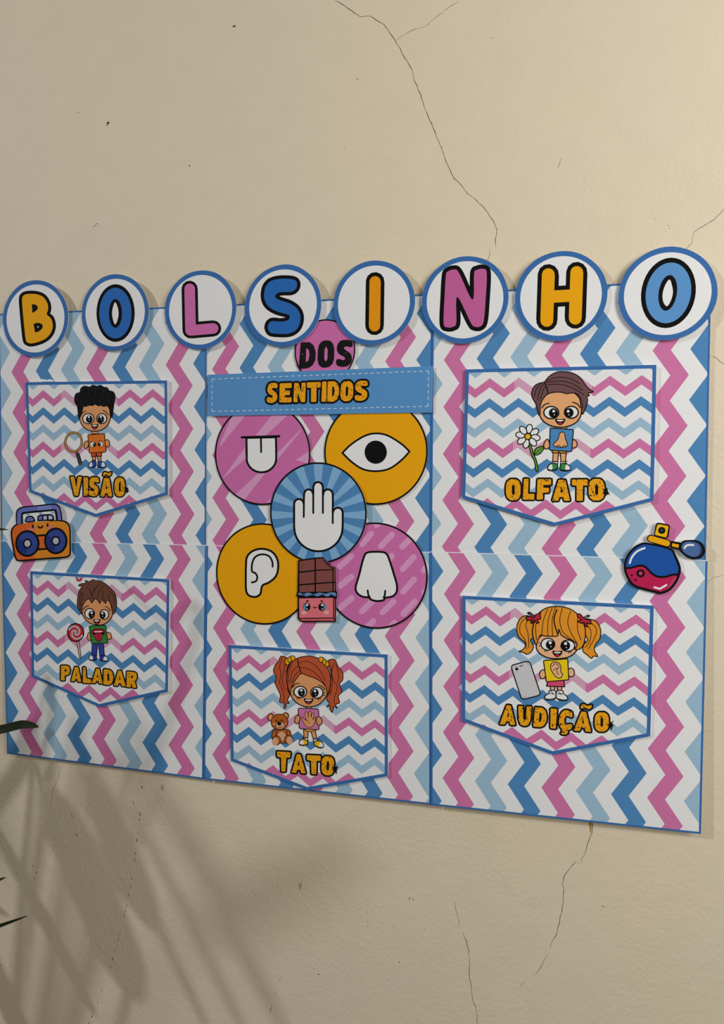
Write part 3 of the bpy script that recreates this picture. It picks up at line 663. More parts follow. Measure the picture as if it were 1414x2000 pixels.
draw(cv, 'glass', per, (PGL, [inB]), (PGD, [[(830, 520), (960, 700), (940, 850), (880, 830), (905, 740)]], (), [inB]))
draw(cv, 'perfume_liquid', per, (CRIM, [surf + [(960, 1100), (150, 1100)]], (), [inB]), (CRIM2, [[(860, 850), (930, 850), (850, 960), (760, 1020), (800, 940)]], (), [inB]), (BLACK, ribbon(surf, 28, False, 8), (), [inB]))
draw(cv, 'highlight', per, (WHITE, ribbon(smooth([(268, 672), (300, 590), (370, 515), (465, 474)], False), 26)))
draw(cv, 'highlight', per, (WHITE, ribbon([(592, 990), (665, 1010), (750, 960)], 25)))
draw(cv, 'bubble', per, (BLACK, [ell(412, 807, 56, 53), ell(295, 832, 14), ell(347, 893, 15)]), (CRIM2, [ell(412, 807, 25, 25)]))
draw(cv, 'neck_ring', per, (AMBER, ribbon([(548, 350), (760, 412)], 78)))
draw(cv, 'sprayer_cap', per, (paper('lemon_ink', (240, 186, 12), .06), [rrect([(634, 158), (782, 184), (752, 338), (596, 300)], 24)]), (BLACK, [ell(690, 242, 48, 46)]), (paper('nozzle_grey_ink', (62, 66, 74), .05), [ell(690, 242, 18)]))
draw(cv, 'tube', per, (AMBER, [[(828, 410), (916, 428), (908, 472), (822, 450)]]))
draw(cv, 'bulb', per, (paper('bulb_navy_ink', (44, 52, 92), .06), [smooth([(950, 455), (985, 400), (1060, 391), (1150, 400), (1205, 440), (1226, 495), (1205, 560), (1140, 592), (1060, 580), (980, 530)])]), (paper('bulb_blue_ink', (74, 108, 164), .06), [smooth([(948, 460), (985, 402), (1060, 390), (1140, 405), (1190, 455), (1195, 520), (1155, 580), (1075, 584), (985, 535)])]), (WHITE, ribbon(smooth([(990, 474), (1010, 445), (1055, 432), (1104, 436)], False), 26)))
# ------------------------------------------------------------------ five pockets
def pocket(corners, plane, label, canvas, width=0.0046):
    cw = WallCanvas(plane); q = [uv_of(*c, plane) for c in corners]
    o = Piece(cw).slab(EDGE, [q], 0.0034, side=WHITE).build('pocket')
    tag(o, label, 'pocket', 'pennant pockets glued on the board')
    ins = inset(q, width); draw(cw, 'pocket_face', o, (WHITE, [ins]))
    T0 = Vector(q[0]); ex = (Vector(q[1]) - T0); wd_ = ex.length; ex.normalize(); ey = Vector((-ex.y, ex.x))
    f = lambda u, v: tuple(T0 + ex * u + ey * v)
    def zig(u0, u1, v0, th):
        us = {u0, u1}
        for n in range(-2, 16):
            uu = 0.033 + 0.0194 * n
            if u0 < uu < u1: us.add(uu)
        up = []
        for uu in sorted(us):
            ph = ((uu - 0.033) / 0.0388) % 1; tri = 1 - abs(2 * ph - 1)       # 0 at peaks, 1 at troughs
            up.append((uu, v0 + 0.0145 * tri))
        return [f(u, v) for u, v in up] + [f(u, v + th) for u, v in reversed(up)]
    z0 = cw.z + 1
    inks = [LBLUE, PINK, BLUE, LBLUE, PINK, BLUE, LBLUE, PINK, BLUE]
    for r in range(9):
        v0 = 0.0127 + 0.0272 * (r - 1); p = Piece(cw)
        if r in (1, 4):
            p.ink(PINK, [zig(-0.01, 0.066, v0, 0.0122), zig(0.166, wd_ + 0.01, v0, 0.0122)], (), [ins], z=z0)
            p.ink(PINKF, [zig(0.066, 0.166, v0, 0.0122)], (), [ins], z=z0)
        elif r == 8: p.ink(inks[r], [zig(0.09, 0.14, v0, 0.0122)], (), [ins], z=z0)
        else: p.ink(inks[r], [zig(-0.01, wd_ + 0.01, v0, 0.0122)], (), [ins], z=z0)
        if p.F: p.build('zigzag_stripe', o)
    return o, Canvas(*canvas, plane, z0)
def figure(cv, pock, name, specs, extra=()):
    """one printed figure: a black silhouette part and a sub-part for each printed area.
    spec: (name, fill, polygon, outline width, further layers...)"""
    cv.base = getattr(cv, 'base', cv.z); cv.z = cv.base + 1
    adds = [b for s in specs if s[3] for b in [s[2]] + ribbon(s[2], s[3] * 1.15, True, 8)] + list(extra)
    root = Piece(cv).ink(BLACK, adds, z=cv.z).build(name, pock)
    for s in specs:
        if s[3]: inked(cv, s[0], root, s[1], s[2], s[3], *s[4:])
        else: draw(cv, s[0], root, (s[1], [s[2]]), *s[4:])
    return root
def eye(c, r, pc, pr, hl, hr, w=8, lashes=()):
    return ('eye', WHITE, ell(c[0], c[1], r[0], r[1]), w, (BLACK, [ell(pc[0], pc[1], pr[0], pr[1])]), (WHITE, [ell(hl[0], hl[1], hr), ell(hl[0] + hr * .5, hl[1] + hr * 2.6, hr * .4)])) + tuple(L(l, 5) for l in lashes)
RED = paper('tongue_red_ink', (196, 40, 66), .06)
def mouth(x0, x1, y, h, dx=0):
    out = smooth([(x0, y), ((x0 + x1) / 2, y + h * .12), (x1, y), (x1 - (x1 - x0) * .14, y + h * .62), ((x0 + x1) / 2 + dx, y + h), (x0 + (x1 - x0) * .16, y + h * .62)])
    mid = (x0 + x1) / 2
    return ('mouth', BLACK, out, 6, (WHITE, [[(x0 + 7, y + 4), (mid, y + h * .16), (x1 - 7, y + 4), (x1 - 10, y + h * .34), (mid, y + h * .42), (x0 + 10, y + h * .34)]]), (RED, [ell(mid + dx, y + h * .76, (x1 - x0) * .2, h * .19)]))
def shoe(pts, col, toe_pts, sole=(), w=6, lace=()):
    return ('shoe', col, smooth(pts), w, (WHITE, [smooth(toe_pts)])) + ((L(sole, 4),) if sole else ()) + tuple(L(l, 4) for l in lace)
SKT = paper('tan_skin_ink', (226, 158, 104), .05); SKF = paper('warm_skin_ink', (232, 172, 118), .05); SKP = paper('peach_skin_ink', (238, 182, 140), .05)
LINE = paper('soft_line_ink', (52, 50, 52), .1)

# --- VISÃO : boy with magnifying glass
P1 = 0.0100
o, cv = pocket([(50, 746.5), (326.5, 743), (328, 966), (187.5, 1009.5), (57, 961)], P1, 'pocket with curly-haired boy, magnifying glass and word VISÃO', (30, 720, 4.41875))
TANG = paper('sign_orange_ink', (226, 118, 36), .06); RORG = paper('shorts_orange_ink', (214, 84, 44), .06); SHB = paper('shoe_blue_ink', (44, 76, 164), .06); HAIRK = paper('hair_black_ink', (21, 21, 23), .25, .75, 900, .08)
hair = smooth([(548, 428), (535, 330), (514, 290), (512, 240), (530, 212), (556, 204), (566, 170), (596, 150), (640, 158), (668, 143), (704, 154), (734, 144), (764, 160), (792, 164), (808, 188), (846, 202), (861, 242), (852, 292), (846, 335), (834, 418), (818, 405), (812, 352), (790, 322), (762, 328), (740, 318), (714, 322), (690, 308), (664, 320), (640, 316), (612, 326), (588, 328), (580, 352), (566, 405)], True, 4)
curls = [LINE, [b for cx, cy, r, a in ((560, 250, 30, 100), (610, 200, 34, 160), (665, 195, 30, 150), (720, 200, 30, 140), (780, 215, 32, 120), (820, 260, 26, 90), (590, 290, 26, 80), (640, 265, 28, 120), (700, 265, 28, 100), (760, 280, 30, 70)) for b in ribbon(ell(cx, cy, r, r * 1.1, 0, 10, a, a + 170), 2.5, False, 6)]]
figure(cv, o, 'printed_boy', [
    ('neck', SKT, [(662, 528), (712, 528), (716, 562), (658, 562)], 5),
    ('leg', SKT, [(662, 752), (692, 752), (690, 800), (668, 800)], 6), ('leg', SKT, [(708, 752), (740, 752), (738, 798), (714, 800)], 6),
    ('sock', WHITE, [(668, 790), (690, 790), (694, 812), (664, 812)], 5), ('sock', WHITE, [(714, 788), (738, 786), (742, 810), (714, 812)], 5),
    shoe([(634, 848), (636, 822), (656, 800), (690, 798), (697, 826), (690, 846), (662, 855)], SHB, [(637, 846), (640, 824), (655, 806), (664, 826), (658, 850)], [(636, 848), (662, 850), (690, 843)]),
    shoe([(710, 846), (711, 820), (716, 800), (744, 800), (768, 814), (776, 842), (760, 855), (728, 853)], SHB, [(773, 842), (768, 818), (752, 808), (744, 826), (750, 850)], [(712, 846), (740, 851), (774, 848)]),
    ('shorts', RORG, [(656, 718), (742, 715), (744, 755), (703, 758), (699, 730), (693, 757), (657, 758)], 6),
    ('hand', SKT, ell(612, 656, 19, 33, 10), 6), ('hand', SKT, ell(793, 644, 20, 32, -10), 6),
    ('sign', TANG, rrect([(625, 572), (768, 560), (782, 718), (640, 730)], 10), 6,
     (BLACK, [ell(671, 654, 27, 25), ell(735, 650, 25, 24)]), (WHITE, [ell(670, 654, 23, 21), ell(735, 650, 21, 20)]), (BLACK, [ell(682, 656, 14, 18), ell(725, 652, 13, 17)]), (WHITE, [ell(681, 649, 4), ell(725, 645, 4)]), L([(643, 640), (652, 628), (668, 624)], 3), L([(722, 622), (740, 624), (752, 634)], 3)),
    ('face', SKT, smooth([(560, 330), (552, 400), (560, 455), (592, 508), (640, 534), (688, 540), (735, 532), (782, 503), (812, 455), (823, 395), (812, 320), (750, 270), (640, 270)]), 7),
    ('hair', HAIRK, hair, 5, curls),
    eye((630, 432), (49, 44), (638, 436), (29, 33), (634, 418), 9), eye((746, 431), (43, 43), (738, 436), (28, 33), (738, 417), 9),
    ('eyebrow', BLACK, ribbon([(568, 398), (586, 374)], 6)[0], 0, L([(567, 400), (583, 376), (608, 365)], 6)), ('eyebrow', BLACK, ribbon([(780, 372), (800, 398)], 6)[0], 0, L([(755, 360), (780, 372), (800, 398)], 6)),
    mouth(656, 711, 482, 42)])
GLD = paper('brass_ink', (206, 150, 62), .06); IRON = paper('iron_ink', (66, 68, 70), .06)
rg = ell(502, 635, 71, 83, 8)
figure(cv, o, 'printed_magnifying_glass', [('lens_ring', GLD, ribbon(rg, 12)[0], 0, (BLACK, ribbon(rg, 21, True, 8)), (GLD, ribbon(rg, 11, True, 8))),
    ('handle', IRON, rrect([(524, 738), (548, 730), (575, 818), (550, 828)], 5), 7), ('handle_cap', GLD, rrect([(549, 822), (574, 814), (577, 826), (553, 833)], 4), 5), ('handle_neck', paper('steel_ink', (120, 122, 124), .05), [(520, 724), (536, 720), (542, 736), (527, 741)], 6)], ribbon(rg, 21, True, 8))
word(cv, o, [('V', ((472, 932), (574, 932), (560, 1098), (490, 1098))), ('I', box(588, 938, 628, 1097, 590, 626)), ('S', box(638, 936, 722, 1100, 632, 716)), ('A', box(735, 945, 838, 1103, 732, 836)), ('~', box(756, 890, 828, 926)), ('O', box(856, 940, 945, 1102))], 12.5, [(962, 1048, 30)], seed=5)

# --- OLFATO : boy with daisy
o, cv = pocket([(909.5, 721.5), (1282, 712.5), (1276.5, 978), (1083, 1027.5), (902, 973)], P1, 'pocket with short-haired boy, white daisy and word OLFATO', (880, 690, 3.3667))
PLUM = paper('plum_hair_ink', (112, 76, 80), .06); GRN = paper('shoe_green_ink', (54, 140, 74), .06); SBL = paper('sign_blue_ink', (76, 138, 198), .05); YEL = paper('yellow_ink', (238, 186, 24), .06); YSH = paper('shorts_yellow_ink', (240, 178, 50), .06)
hair = smooth([(578, 400), (562, 335), (540, 295), (534, 262), (550, 218), (585, 196), (618, 190), (645, 155), (690, 127), (740, 121), (800, 130), (850, 158), (884, 204), (908, 232), (938, 253), (905, 262), (912, 278), (896, 285), (900, 312), (884, 370), (866, 400), (857, 350), (848, 300), (825, 265), (790, 262), (760, 266), (735, 258), (690, 256), (640, 268), (605, 305), (590, 345), (588, 402)], True, 4)
figure(cv, o, 'printed_boy', [
    ('neck', SKF, [(690, 478), (760, 478), (764, 497), (688, 497)], 5),
    ('leg', SKF, [(674, 652), (709, 652), (704, 724), (672, 724)], 6), ('leg', SKF, [(722, 652), (760, 652), (755, 724), (726, 724)], 6),
    ('sock', WHITE, [(670, 712), (704, 712), (704, 738), (668, 738)], 5), ('sock', WHITE, [(724, 712), (757, 712), (760, 738), (722, 738)], 5),
    shoe([(638, 764), (642, 742), (664, 724), (698, 728), (704, 752), (694, 768), (660, 773)], GRN, [(642, 762), (648, 740), (664, 730), (670, 750), (664, 770)], [(640, 763), (665, 767), (698, 760)], 6, ([(662, 710), (690, 716)],)),
    shoe([(720, 764), (722, 740), (730, 726), (758, 724), (782, 742), (790, 764), (768, 774), (738, 773)], GRN, [(786, 762), (780, 744), (764, 732), (754, 750), (760, 770)], [(722, 764), (750, 769), (788, 766)], 6, ([(745, 714), (768, 710)],)),
    ('shorts', YSH, [(668, 638), (764, 645), (761, 656), (716, 655), (712, 648), (706, 655), (668, 653)], 6),
    ('hand', SKF, smooth([(640, 566), (622, 578), (612, 608), (622, 628), (642, 626), (652, 604)]), 6), ('hand', SKF, smooth([(812, 566), (828, 584), (832, 606), (815, 622), (796, 618), (790, 596)]), 6),
    ('sign', SBL, rrect([(655, 492), (808, 502), (796, 646), (650, 637)], 9), 6),
    ('nose_picture', SKF, smooth([(734, 517), (750, 528), (754, 560), (766, 590), (768, 608), (752, 616), (730, 620), (705, 616), (682, 612), (676, 598), (692, 580), (708, 562), (716, 530)]), 5, L([(698, 612), (712, 605), (724, 616)], 4), L([(734, 616), (748, 606), (758, 614)], 4)),
    ('face', SKF, smooth([(588, 330), (584, 392), (604, 440), (650, 472), (700, 485), (758, 484), (818, 460), (852, 420), (862, 365), (852, 300), (780, 240), (690, 230), (620, 270)]), 7, (paper('freckle_ink', (150, 90, 50), .1), [ell(x, y, 2.2, n=6) for x, y in ((715, 405), (724, 398), (733, 404), (722, 412), (731, 416), (741, 398), (740, 410), (713, 414), (728, 424))])),
    ('hair', PLUM, hair, 6, L([(618, 190), (632, 225), (640, 262)], 7), L([(625, 184), (700, 158), (780, 165), (850, 200)], 4), L([(628, 192), (720, 182), (800, 200), (870, 245)], 4), L([(640, 205), (730, 205), (810, 232), (880, 275)], 4), L([(600, 196), (565, 235), (552, 285)], 4), L([(612, 205), (585, 245), (572, 310)], 4), L([(624, 215), (605, 250), (592, 300)], 4), L([(835, 268), (862, 310), (868, 360)], 4)),
    eye((662, 390), (49, 40), (676, 393), (30, 32), (678, 381), 9), eye((794, 388), (45, 39), (780, 391), (29, 31), (773, 381), 9),
    ('eyebrow', BLACK, ribbon([(602, 356), (618, 338)], 6)[0], 0, L([(600, 360), (618, 337), (648, 328)], 6)), ('eyebrow', BLACK, ribbon([(832, 332), (850, 354)], 6)[0], 0, L([(802, 322), (832, 332), (851, 356)], 6)),
    mouth(691, 750, 433, 37)])
LEAFI = paper('leaf_green_ink', (96, 160, 54), .06)
pet = [ell(509 + 51 * math.cos(math.radians(a)), 546 + 50 * math.sin(math.radians(a)), 30, 20, a, 20) for a in (-80, -33, 10, 50, 103, 145, 190, 232)]
figure(cv, o, 'printed_flower', [('stem', LEAFI, smooth([(515, 600), (528, 600), (545, 660), (566, 710), (576, 770), (562, 772), (552, 715), (530, 665)]), 6), ('leaf', LEAFI, smooth([(552, 666), (556, 636), (578, 616), (613, 614), (600, 648), (575, 667)]), 6, L([(556, 662), (585, 635), (612, 615)], 3))] +
       [('petal', WHITE, p, 6) for p in pet] + [('flower_centre', YEL, ell(508, 547, 20), 6)])
word(cv, o, [('O', box(364, 828, 460, 966)), ('L', box(482, 825, 552, 962, 475, 550)), ('F', box(572, 828, 662, 962, 566, 658)), ('A', box(678, 832, 784, 970, 668, 786)), ('T', box(798, 830, 902, 970, 798, 900)), ('O', box(908, 826, 1012, 968))], 11.5, [(1022, 915, 30)], seed=6)

# --- PALADAR : boy with lollipop
P_LLp = (P_LL[0] + 0.0038, 0.0, P_LL[2]); P_LMp = (P_LM[0] + 0.0038, 0.0, P_LM[2]); P_LRp = (P_LR[0] + 0.0038, 0.0, P_LR[2])
o, cv = pocket([(59, 1115.5), (331, 1131.5), (328, 1351), (193.5, 1381), (62, 1322)], P_LLp, 'pocket with brown-haired boy, swirl lollipop and word PALADAR', (40, 1090, 4.5613))
CHEST = paper('chestnut_hair_ink', (112, 70, 54), .06); SGR = paper('sign_green_ink', (56, 138, 62), .06); CRED = paper('candy_red_ink', (200, 34, 54), .06); LIP = paper('lip_red_ink', (176, 24, 50), .06)
draw(cv, 'print_remnant', o, (WHITE, ribbon(smooth([(496, 180), (502, 204), (522, 212), (542, 202), (550, 182)], False), 12)), (CRED, ribbon(smooth([(501, 179), (507, 196), (522, 202), (537, 195), (543, 180)], False), 17)))
hair = smooth([(548, 500), (527, 472), (506, 418), (511, 345), (524, 290), (548, 252), (516, 246), (542, 228), (582, 224), (578, 200), (614, 210), (642, 192), (668, 200), (718, 208), (766, 236), (800, 268), (836, 306), (851, 348), (855, 418), (842, 478), (826, 498), (816, 470), (806, 422), (792, 388), (768, 376), (760, 404), (738, 384), (722, 372), (708, 404), (688, 378), (662, 364), (636, 400), (616, 368), (590, 372), (566, 402), (550, 445)], True, 4)
PANT = paper('trouser_blue_ink', (46, 70, 164), .06)
figure(cv, o, 'printed_boy', [
    ('trouser_leg', PANT, [(640, 752), (688, 752), (678, 872), (632, 870)], 6), ('trouser_leg', PANT, [(694, 752), (738, 752), (748, 868), (706, 876)], 6),
    shoe([(609, 900), (616, 872), (640, 858), (674, 878), (678, 892), (668, 910), (630, 914)], PANT, [(612, 898), (618, 876), (632, 866), (645, 888), (640, 910)], [(612, 900), (640, 906), (672, 900)]),
    shoe([(706, 906), (712, 882), (738, 864), (762, 872), (774, 900), (770, 918), (740, 920)], PANT, [(770, 914), (770, 890), (756, 876), (740, 892), (740, 914)], [(708, 905), (740, 914), (770, 914)]),
    ('hand', SKT, ell(616, 696, 20, 37, 8), 6), ('hand', SKT, ell(788, 694, 22, 33, -12), 6),
    ('sign', SGR, rrect([(611, 606), (758, 598), (778, 757), (633, 762)], 6), 6),
    ('mouth_picture', LIP, smooth([(634, 652), (660, 632), (682, 630), (698, 634), (716, 629), (750, 648), (744, 676), (728, 690), (720, 720), (704, 742), (686, 738), (668, 716), (652, 686), (640, 676)]), 5, (BLACK, [smooth([(645, 664), (690, 668), (742, 660), (730, 680), (660, 684)])]), (WHITE, [[(655, 652), (730, 650), (725, 660), (662, 662)]]), (RED, [smooth([(656, 684), (690, 672), (728, 680), (718, 718), (702, 735), (686, 732), (668, 710)])]), L([(690, 676), (696, 706)], 4)),
    ('face', SKT, smooth([(562, 400), (548, 450), (556, 512), (592, 560), (640, 588), (690, 597), (744, 589), (792, 555), (820, 502), (818, 440), (800, 370), (700, 330), (600, 340)]), 7),
    ('hair', CHEST, hair, 6, L([(664, 262), (640, 310), (642, 360)], 4), L([(700, 232), (675, 262), (650, 300)], 4), L([(586, 260), (620, 290), (632, 340)], 4), L([(745, 245), (700, 300), (690, 350)], 4), L([(545, 300), (528, 350), (530, 420)], 4), L([(560, 312), (545, 370), (535, 460)], 4), L([(735, 290), (735, 345), (750, 380)], 4), L([(800, 300), (830, 340), (838, 400)], 4), L([(785, 320), (790, 370), (815, 440)], 4)),
    eye((616, 495), (43, 45), (633, 503), (27, 33), (634, 488), 10), eye((747, 502), (39, 43), (732, 508), (26, 32), (728, 492), 10),
    ('eyebrow', BLACK, ribbon([(560, 456), (580, 434)], 6)[0], 0, L([(558, 460), (578, 435), (606, 425)], 6)), ('eyebrow', BLACK, ribbon([(780, 444), (800, 468)], 6)[0], 0, L([(755, 430), (782, 445), (800, 470)], 6)),
    mouth(651, 708, 548, 44)])
def spiral(a0, turns=0.95, n=22): return [(491 + 64 * (1 - i / n) * math.cos(a0 + 6.283 * turns * i / n), 664 + 70 * (1 - i / n) * math.sin(a0 + 6.283 * turns * i / n)) for i in range(n + 1)]
figure(cv, o, 'printed_lollipop', [('stick', paper('stick_pink_ink', (226, 200, 200), .04), [(501, 740), (520, 740), (541, 888), (526, 892)], 6),
    ('candy', CRED, ell(491, 664, 72, 80), 9, (WHITE, ribbon(spiral(0.4), 15, False, 8) + ribbon(spiral(0.4 + 3.14), 15, False, 8), (), [ell(491, 664, 67, 75)]), (BLACK, ribbon(spiral(0.62), 5, False, 6) + ribbon(spiral(0.62 + 3.14), 5, False, 6), (), [ell(491, 664, 68, 76)]))])
word(cv, o, [('P', box(360, 958, 442, 1090, 360, 438, 0)), ('A', box(465, 966, 532, 1096, 450, 542, 8)), ('L', box(556, 972, 606, 1112, 556, 634, 3)), ('A', box(654, 982, 722, 1112, 636, 732, 8)), ('D', box(742, 990, 828, 1126, 738, 824, 8)), ('A', box(850, 1000, 918, 1136, 832, 938, 8)), ('R', box(948, 1010, 1042, 1148, 944, 1034, 8))], 12, [], seed=8)

# --- TATO : girl with teddy bear
o, cv = pocket([(446.5, 1259.5), (757, 1278.5), (757.5, 1516), (600, 1543.5), (451, 1486)], P_LMp, 'pocket with red-haired girl, teddy bear and word TATO', (430, 1230, 4.04))
COP = paper('copper_hair_ink', (192, 86, 50), .06)
pl = smooth([(528, 226), (500, 210), (476, 212), (462, 245), (430, 290), (421, 332), (444, 378), (434, 418), (452, 465), (474, 515), (470, 572), (494, 574), (506, 596), (502, 620), (520, 612), (522, 580), (545, 580), (532, 552), (550, 512), (532, 470), (540, 400), (524, 330), (540, 270)], True, 4)
pr_ = smooth([(846, 258), (872, 234), (906, 238), (930, 288), (966, 340), (966, 395), (942, 430), (960, 485), (932, 525), (942, 575), (912, 590), (924, 622), (898, 604), (884, 652), (866, 626), (868, 602), (842, 606), (862, 580), (838, 545), (862, 490), (866, 420), (876, 340)], True, 4)
cap = smooth([(548, 498), (528, 420), (528, 340), (552, 270), (612, 224), (690, 208), (765, 222), (824, 268), (862, 335), (872, 400), (864, 470), (846, 512), (840, 470), (806, 418), (745, 382), (690, 362), (640, 346), (606, 380), (574, 430), (556, 480)], True, 4)
HT = paper('hair_tie_ink', (234, 172, 24), .06)
figure(cv, o, 'printed_girl', [
    ('pigtail', COP, pl, 6, L([(490, 225), (470, 290), (480, 350), (470, 420), (500, 500), (505, 570)], 4), L([(515, 235), (505, 320), (490, 400), (515, 480)], 4)), ('pigtail', COP, pr_, 6, L([(905, 260), (880, 330), (895, 400), (925, 450), (900, 540), (905, 590)], 4), L([(915, 280), (935, 350), (925, 420)], 4), L([(875, 280), (885, 420), (868, 520)], 4)),
    ('neck', SKT, [(682, 598), (718, 598), (718, 622), (680, 622)], 5),
    ('leg', SKT, [(657, 790), (696, 792), (690, 862), (662, 862)], 6), ('leg', SKT, [(712, 790), (750, 788), (762, 862), (736, 868)], 6),
    ('sock', WHITE, [(660, 850), (690, 852), (692, 880), (660, 878)], 5), ('sock', WHITE, [(735, 860), (764, 858), (770, 884), (742, 888)], 5),
    shoe([(622, 900), (630, 876), (655, 862), (684, 874), (692, 898), (676, 912), (640, 914)], YEL, [(626, 898), (632, 880), (644, 870), (660, 890), (652, 910)], [(624, 902), (655, 908), (690, 900)], 6, ([(644, 848), (668, 856), (686, 850)],)),
    shoe([(742, 908), (748, 884), (772, 876), (800, 884), (815, 908), (812, 928), (780, 932)], YEL, [(812, 924), (810, 902), (796, 888), (780, 904), (784, 926)], [(744, 910), (780, 926), (812, 926)], 6, ([(742, 862), (766, 868), (786, 856)],)),
    ('skirt', YEL, smooth([(668, 782), (752, 786), (744, 796), (712, 803), (680, 798)]), 5),
    ('sign', PINK, rrect([(616, 618), (776, 626), (780, 790), (624, 780)], 14), 6),
    ('hand_picture', SKT, smooth([(640, 697), (650, 690), (664, 706), (680, 712), (668, 660), (680, 645), (692, 660), (697, 692), (698, 652), (710, 643), (719, 656), (716, 692), (726, 660), (738, 657), (741, 672), (732, 710), (746, 692), (755, 700), (742, 742), (720, 768), (682, 766), (660, 736)], True, 4), 4, L([(664, 708), (690, 716), (700, 740)], 3)),
    ('hand', SKT, ell(609, 708, 20, 34, 14), 6), ('hand', SKT, ell(780, 720, 22, 34, -10), 6),
    ('face', SKT, smooth([(575, 395), (552, 460), (562, 525), (606, 578), (660, 604), (730, 606), (788, 582), (832, 532), (846, 480), (830, 400), (720, 310), (640, 320)]), 7),
    ('hair', COP, cap, 6, L([(608, 226), (622, 290), (640, 346)], 7), L([(618, 262), (690, 250), (770, 300), (830, 400)], 4), L([(625, 296), (700, 310), (780, 370), (832, 440)], 4), L([(622, 280), (570, 330), (550, 420)], 4), L([(630, 320), (590, 360), (566, 420)], 4), L([(566, 270), (540, 340), (536, 420)], 4)),
    ('hair_tie', HT, ell(530, 252, 19, 27), 5), ('hair_tie', HT, ell(568, 226, 23, 21), 5), ('hair_tie', HT, ell(548, 236, 15, 22), 5),
    ('hair_tie', HT, ell(798, 236, 21), 5), ('hair_tie', HT, ell(842, 270, 17, 22), 5), ('hair_tie', HT, ell(822, 254, 14, 22), 5),
    eye((632, 490), (50, 44), (641, 494), (28, 33), (640, 478), 10, 8, ([(585, 490), (570, 484)], [(588, 505), (574, 514)], [(612, 534), (606, 546)], [(624, 536), (622, 548)])), eye((763, 496), (48, 44), (749, 498), (28, 33), (748, 484), 10, 8, ([(808, 512), (826, 516)], [(810, 498), (828, 496)], [(772, 540), (774, 554)], [(784, 538), (790, 550)])),
    ('eyebrow', BLACK, ribbon([(572, 452), (590, 430)], 6)[0], 0, L([(568, 455), (590, 430), (622, 421)], 6)), ('eyebrow', BLACK, ribbon([(806, 448), (826, 472)], 6)[0], 0, L([(778, 437), (806, 449), (828, 476)], 6)),
    mouth(664, 730, 546, 40)])
BEAR = paper('teddy_brown_ink', (188, 96, 34), .06); BEARP = paper('teddy_tan_ink', (222, 170, 130), .05)
figure(cv, o, 'printed_teddy_bear', [
    ('ear', BEAR, ell(398, 690, 24, 30), 5, (BEARP, [ell(399, 691, 15, 20)])), ('ear', BEAR, ell(517, 681, 25, 28), 5, (BEARP, [ell(515, 682, 15, 18)])),
    ('body', BEAR, smooth([(430, 785), (540, 790), (556, 830), (548, 880), (480, 895), (418, 880), (410, 825)]), 5, (BEARP, [ell(485, 840, 32, 36)])),
    ('arm', BEAR, smooth([(428, 782), (412, 810), (408, 845), (432, 850), (446, 810)]), 5), ('arm', BEAR, smooth([(536, 786), (556, 812), (560, 838), (536, 846), (524, 808)]), 5),
    ('foot', BEAR, ell(444, 874, 32, 36, 20), 5, (BEARP, [ell(434, 882, 25, 32, 8)])), ('foot', BEAR, ell(540, 868, 32, 34, -20), 5, (BEARP, [ell(548, 874, 24, 32, -8)])),
    ('head', BEAR, ell(468, 728, 66, 63), 5, L([(436, 722), (446, 712), (456, 722)], 5), L([(476, 720), (486, 710), (496, 722)], 5)),
    ('cheek', BEARP, ell(428, 744, 16, 6), 0), ('cheek', BEARP, ell(510, 744, 14, 6), 0),
    ('muzzle', BEARP, ell(474, 756, 36, 30), 4, (BLACK, [ell(467, 742, 16, 14)]), L([(458, 766), (474, 774), (490, 764)], 4))])
word(cv, o, [('T', box(448, 960, 556, 1116, 458, 540, 6)), ('A', box(586, 978, 652, 1126, 564, 676, 8)), ('T', box(684, 988, 794, 1136, 690, 788, 6)), ('O', box(800, 996, 900, 1146, 798, 898, 4))], 13.5, [(908, 1100, 32)], seed=9)

# --- AUDIÇÃO : girl with phone
o, cv = pocket([(903, 1163.5), (1277, 1183), (1270, 1438), (1079, 1474), (902, 1408)], P_LRp, 'pocket with blonde pigtailed girl, grey phone and word AUDIÇÃO', (880, 1140, 3.3667))
HON = paper('honey_hair_ink', (230, 150, 40), .07); BOW = paper('bow_red_ink', (198, 34, 62), .06); SYE = paper('sign_yellow_ink', (238, 206, 24), .05); SKI = paper('skirt_pink_ink', (216, 78, 116), .05)
pl = smooth([(545, 235), (512, 212), (476, 216), (446, 248), (434, 300), (450, 352), (486, 384), (490, 412), (472, 436), (449, 446), (478, 452), (502, 464), (530, 448), (545, 412), (526, 370), (548, 350), (545, 290)], True, 4)
pr_ = smooth([(878, 245), (916, 234), (960, 252), (986, 300), (982, 360), (952, 402), (946, 440), (968, 478), (942, 476), (926, 491), (900, 470), (870, 442), (876, 400), (902, 370), (884, 330)], True, 4)
cap = smooth([(562, 402), (540, 340), (544, 275), (572, 205), (626, 162), (690, 150), (762, 158), (820, 188), (866, 242), (886, 310), (880, 380), (858, 424), (818, 432), (832, 402), (806, 376), (765, 360), (728, 338), (712, 300), (706, 338), (690, 346), (620, 344), (592, 338), (572, 380)], True, 4)
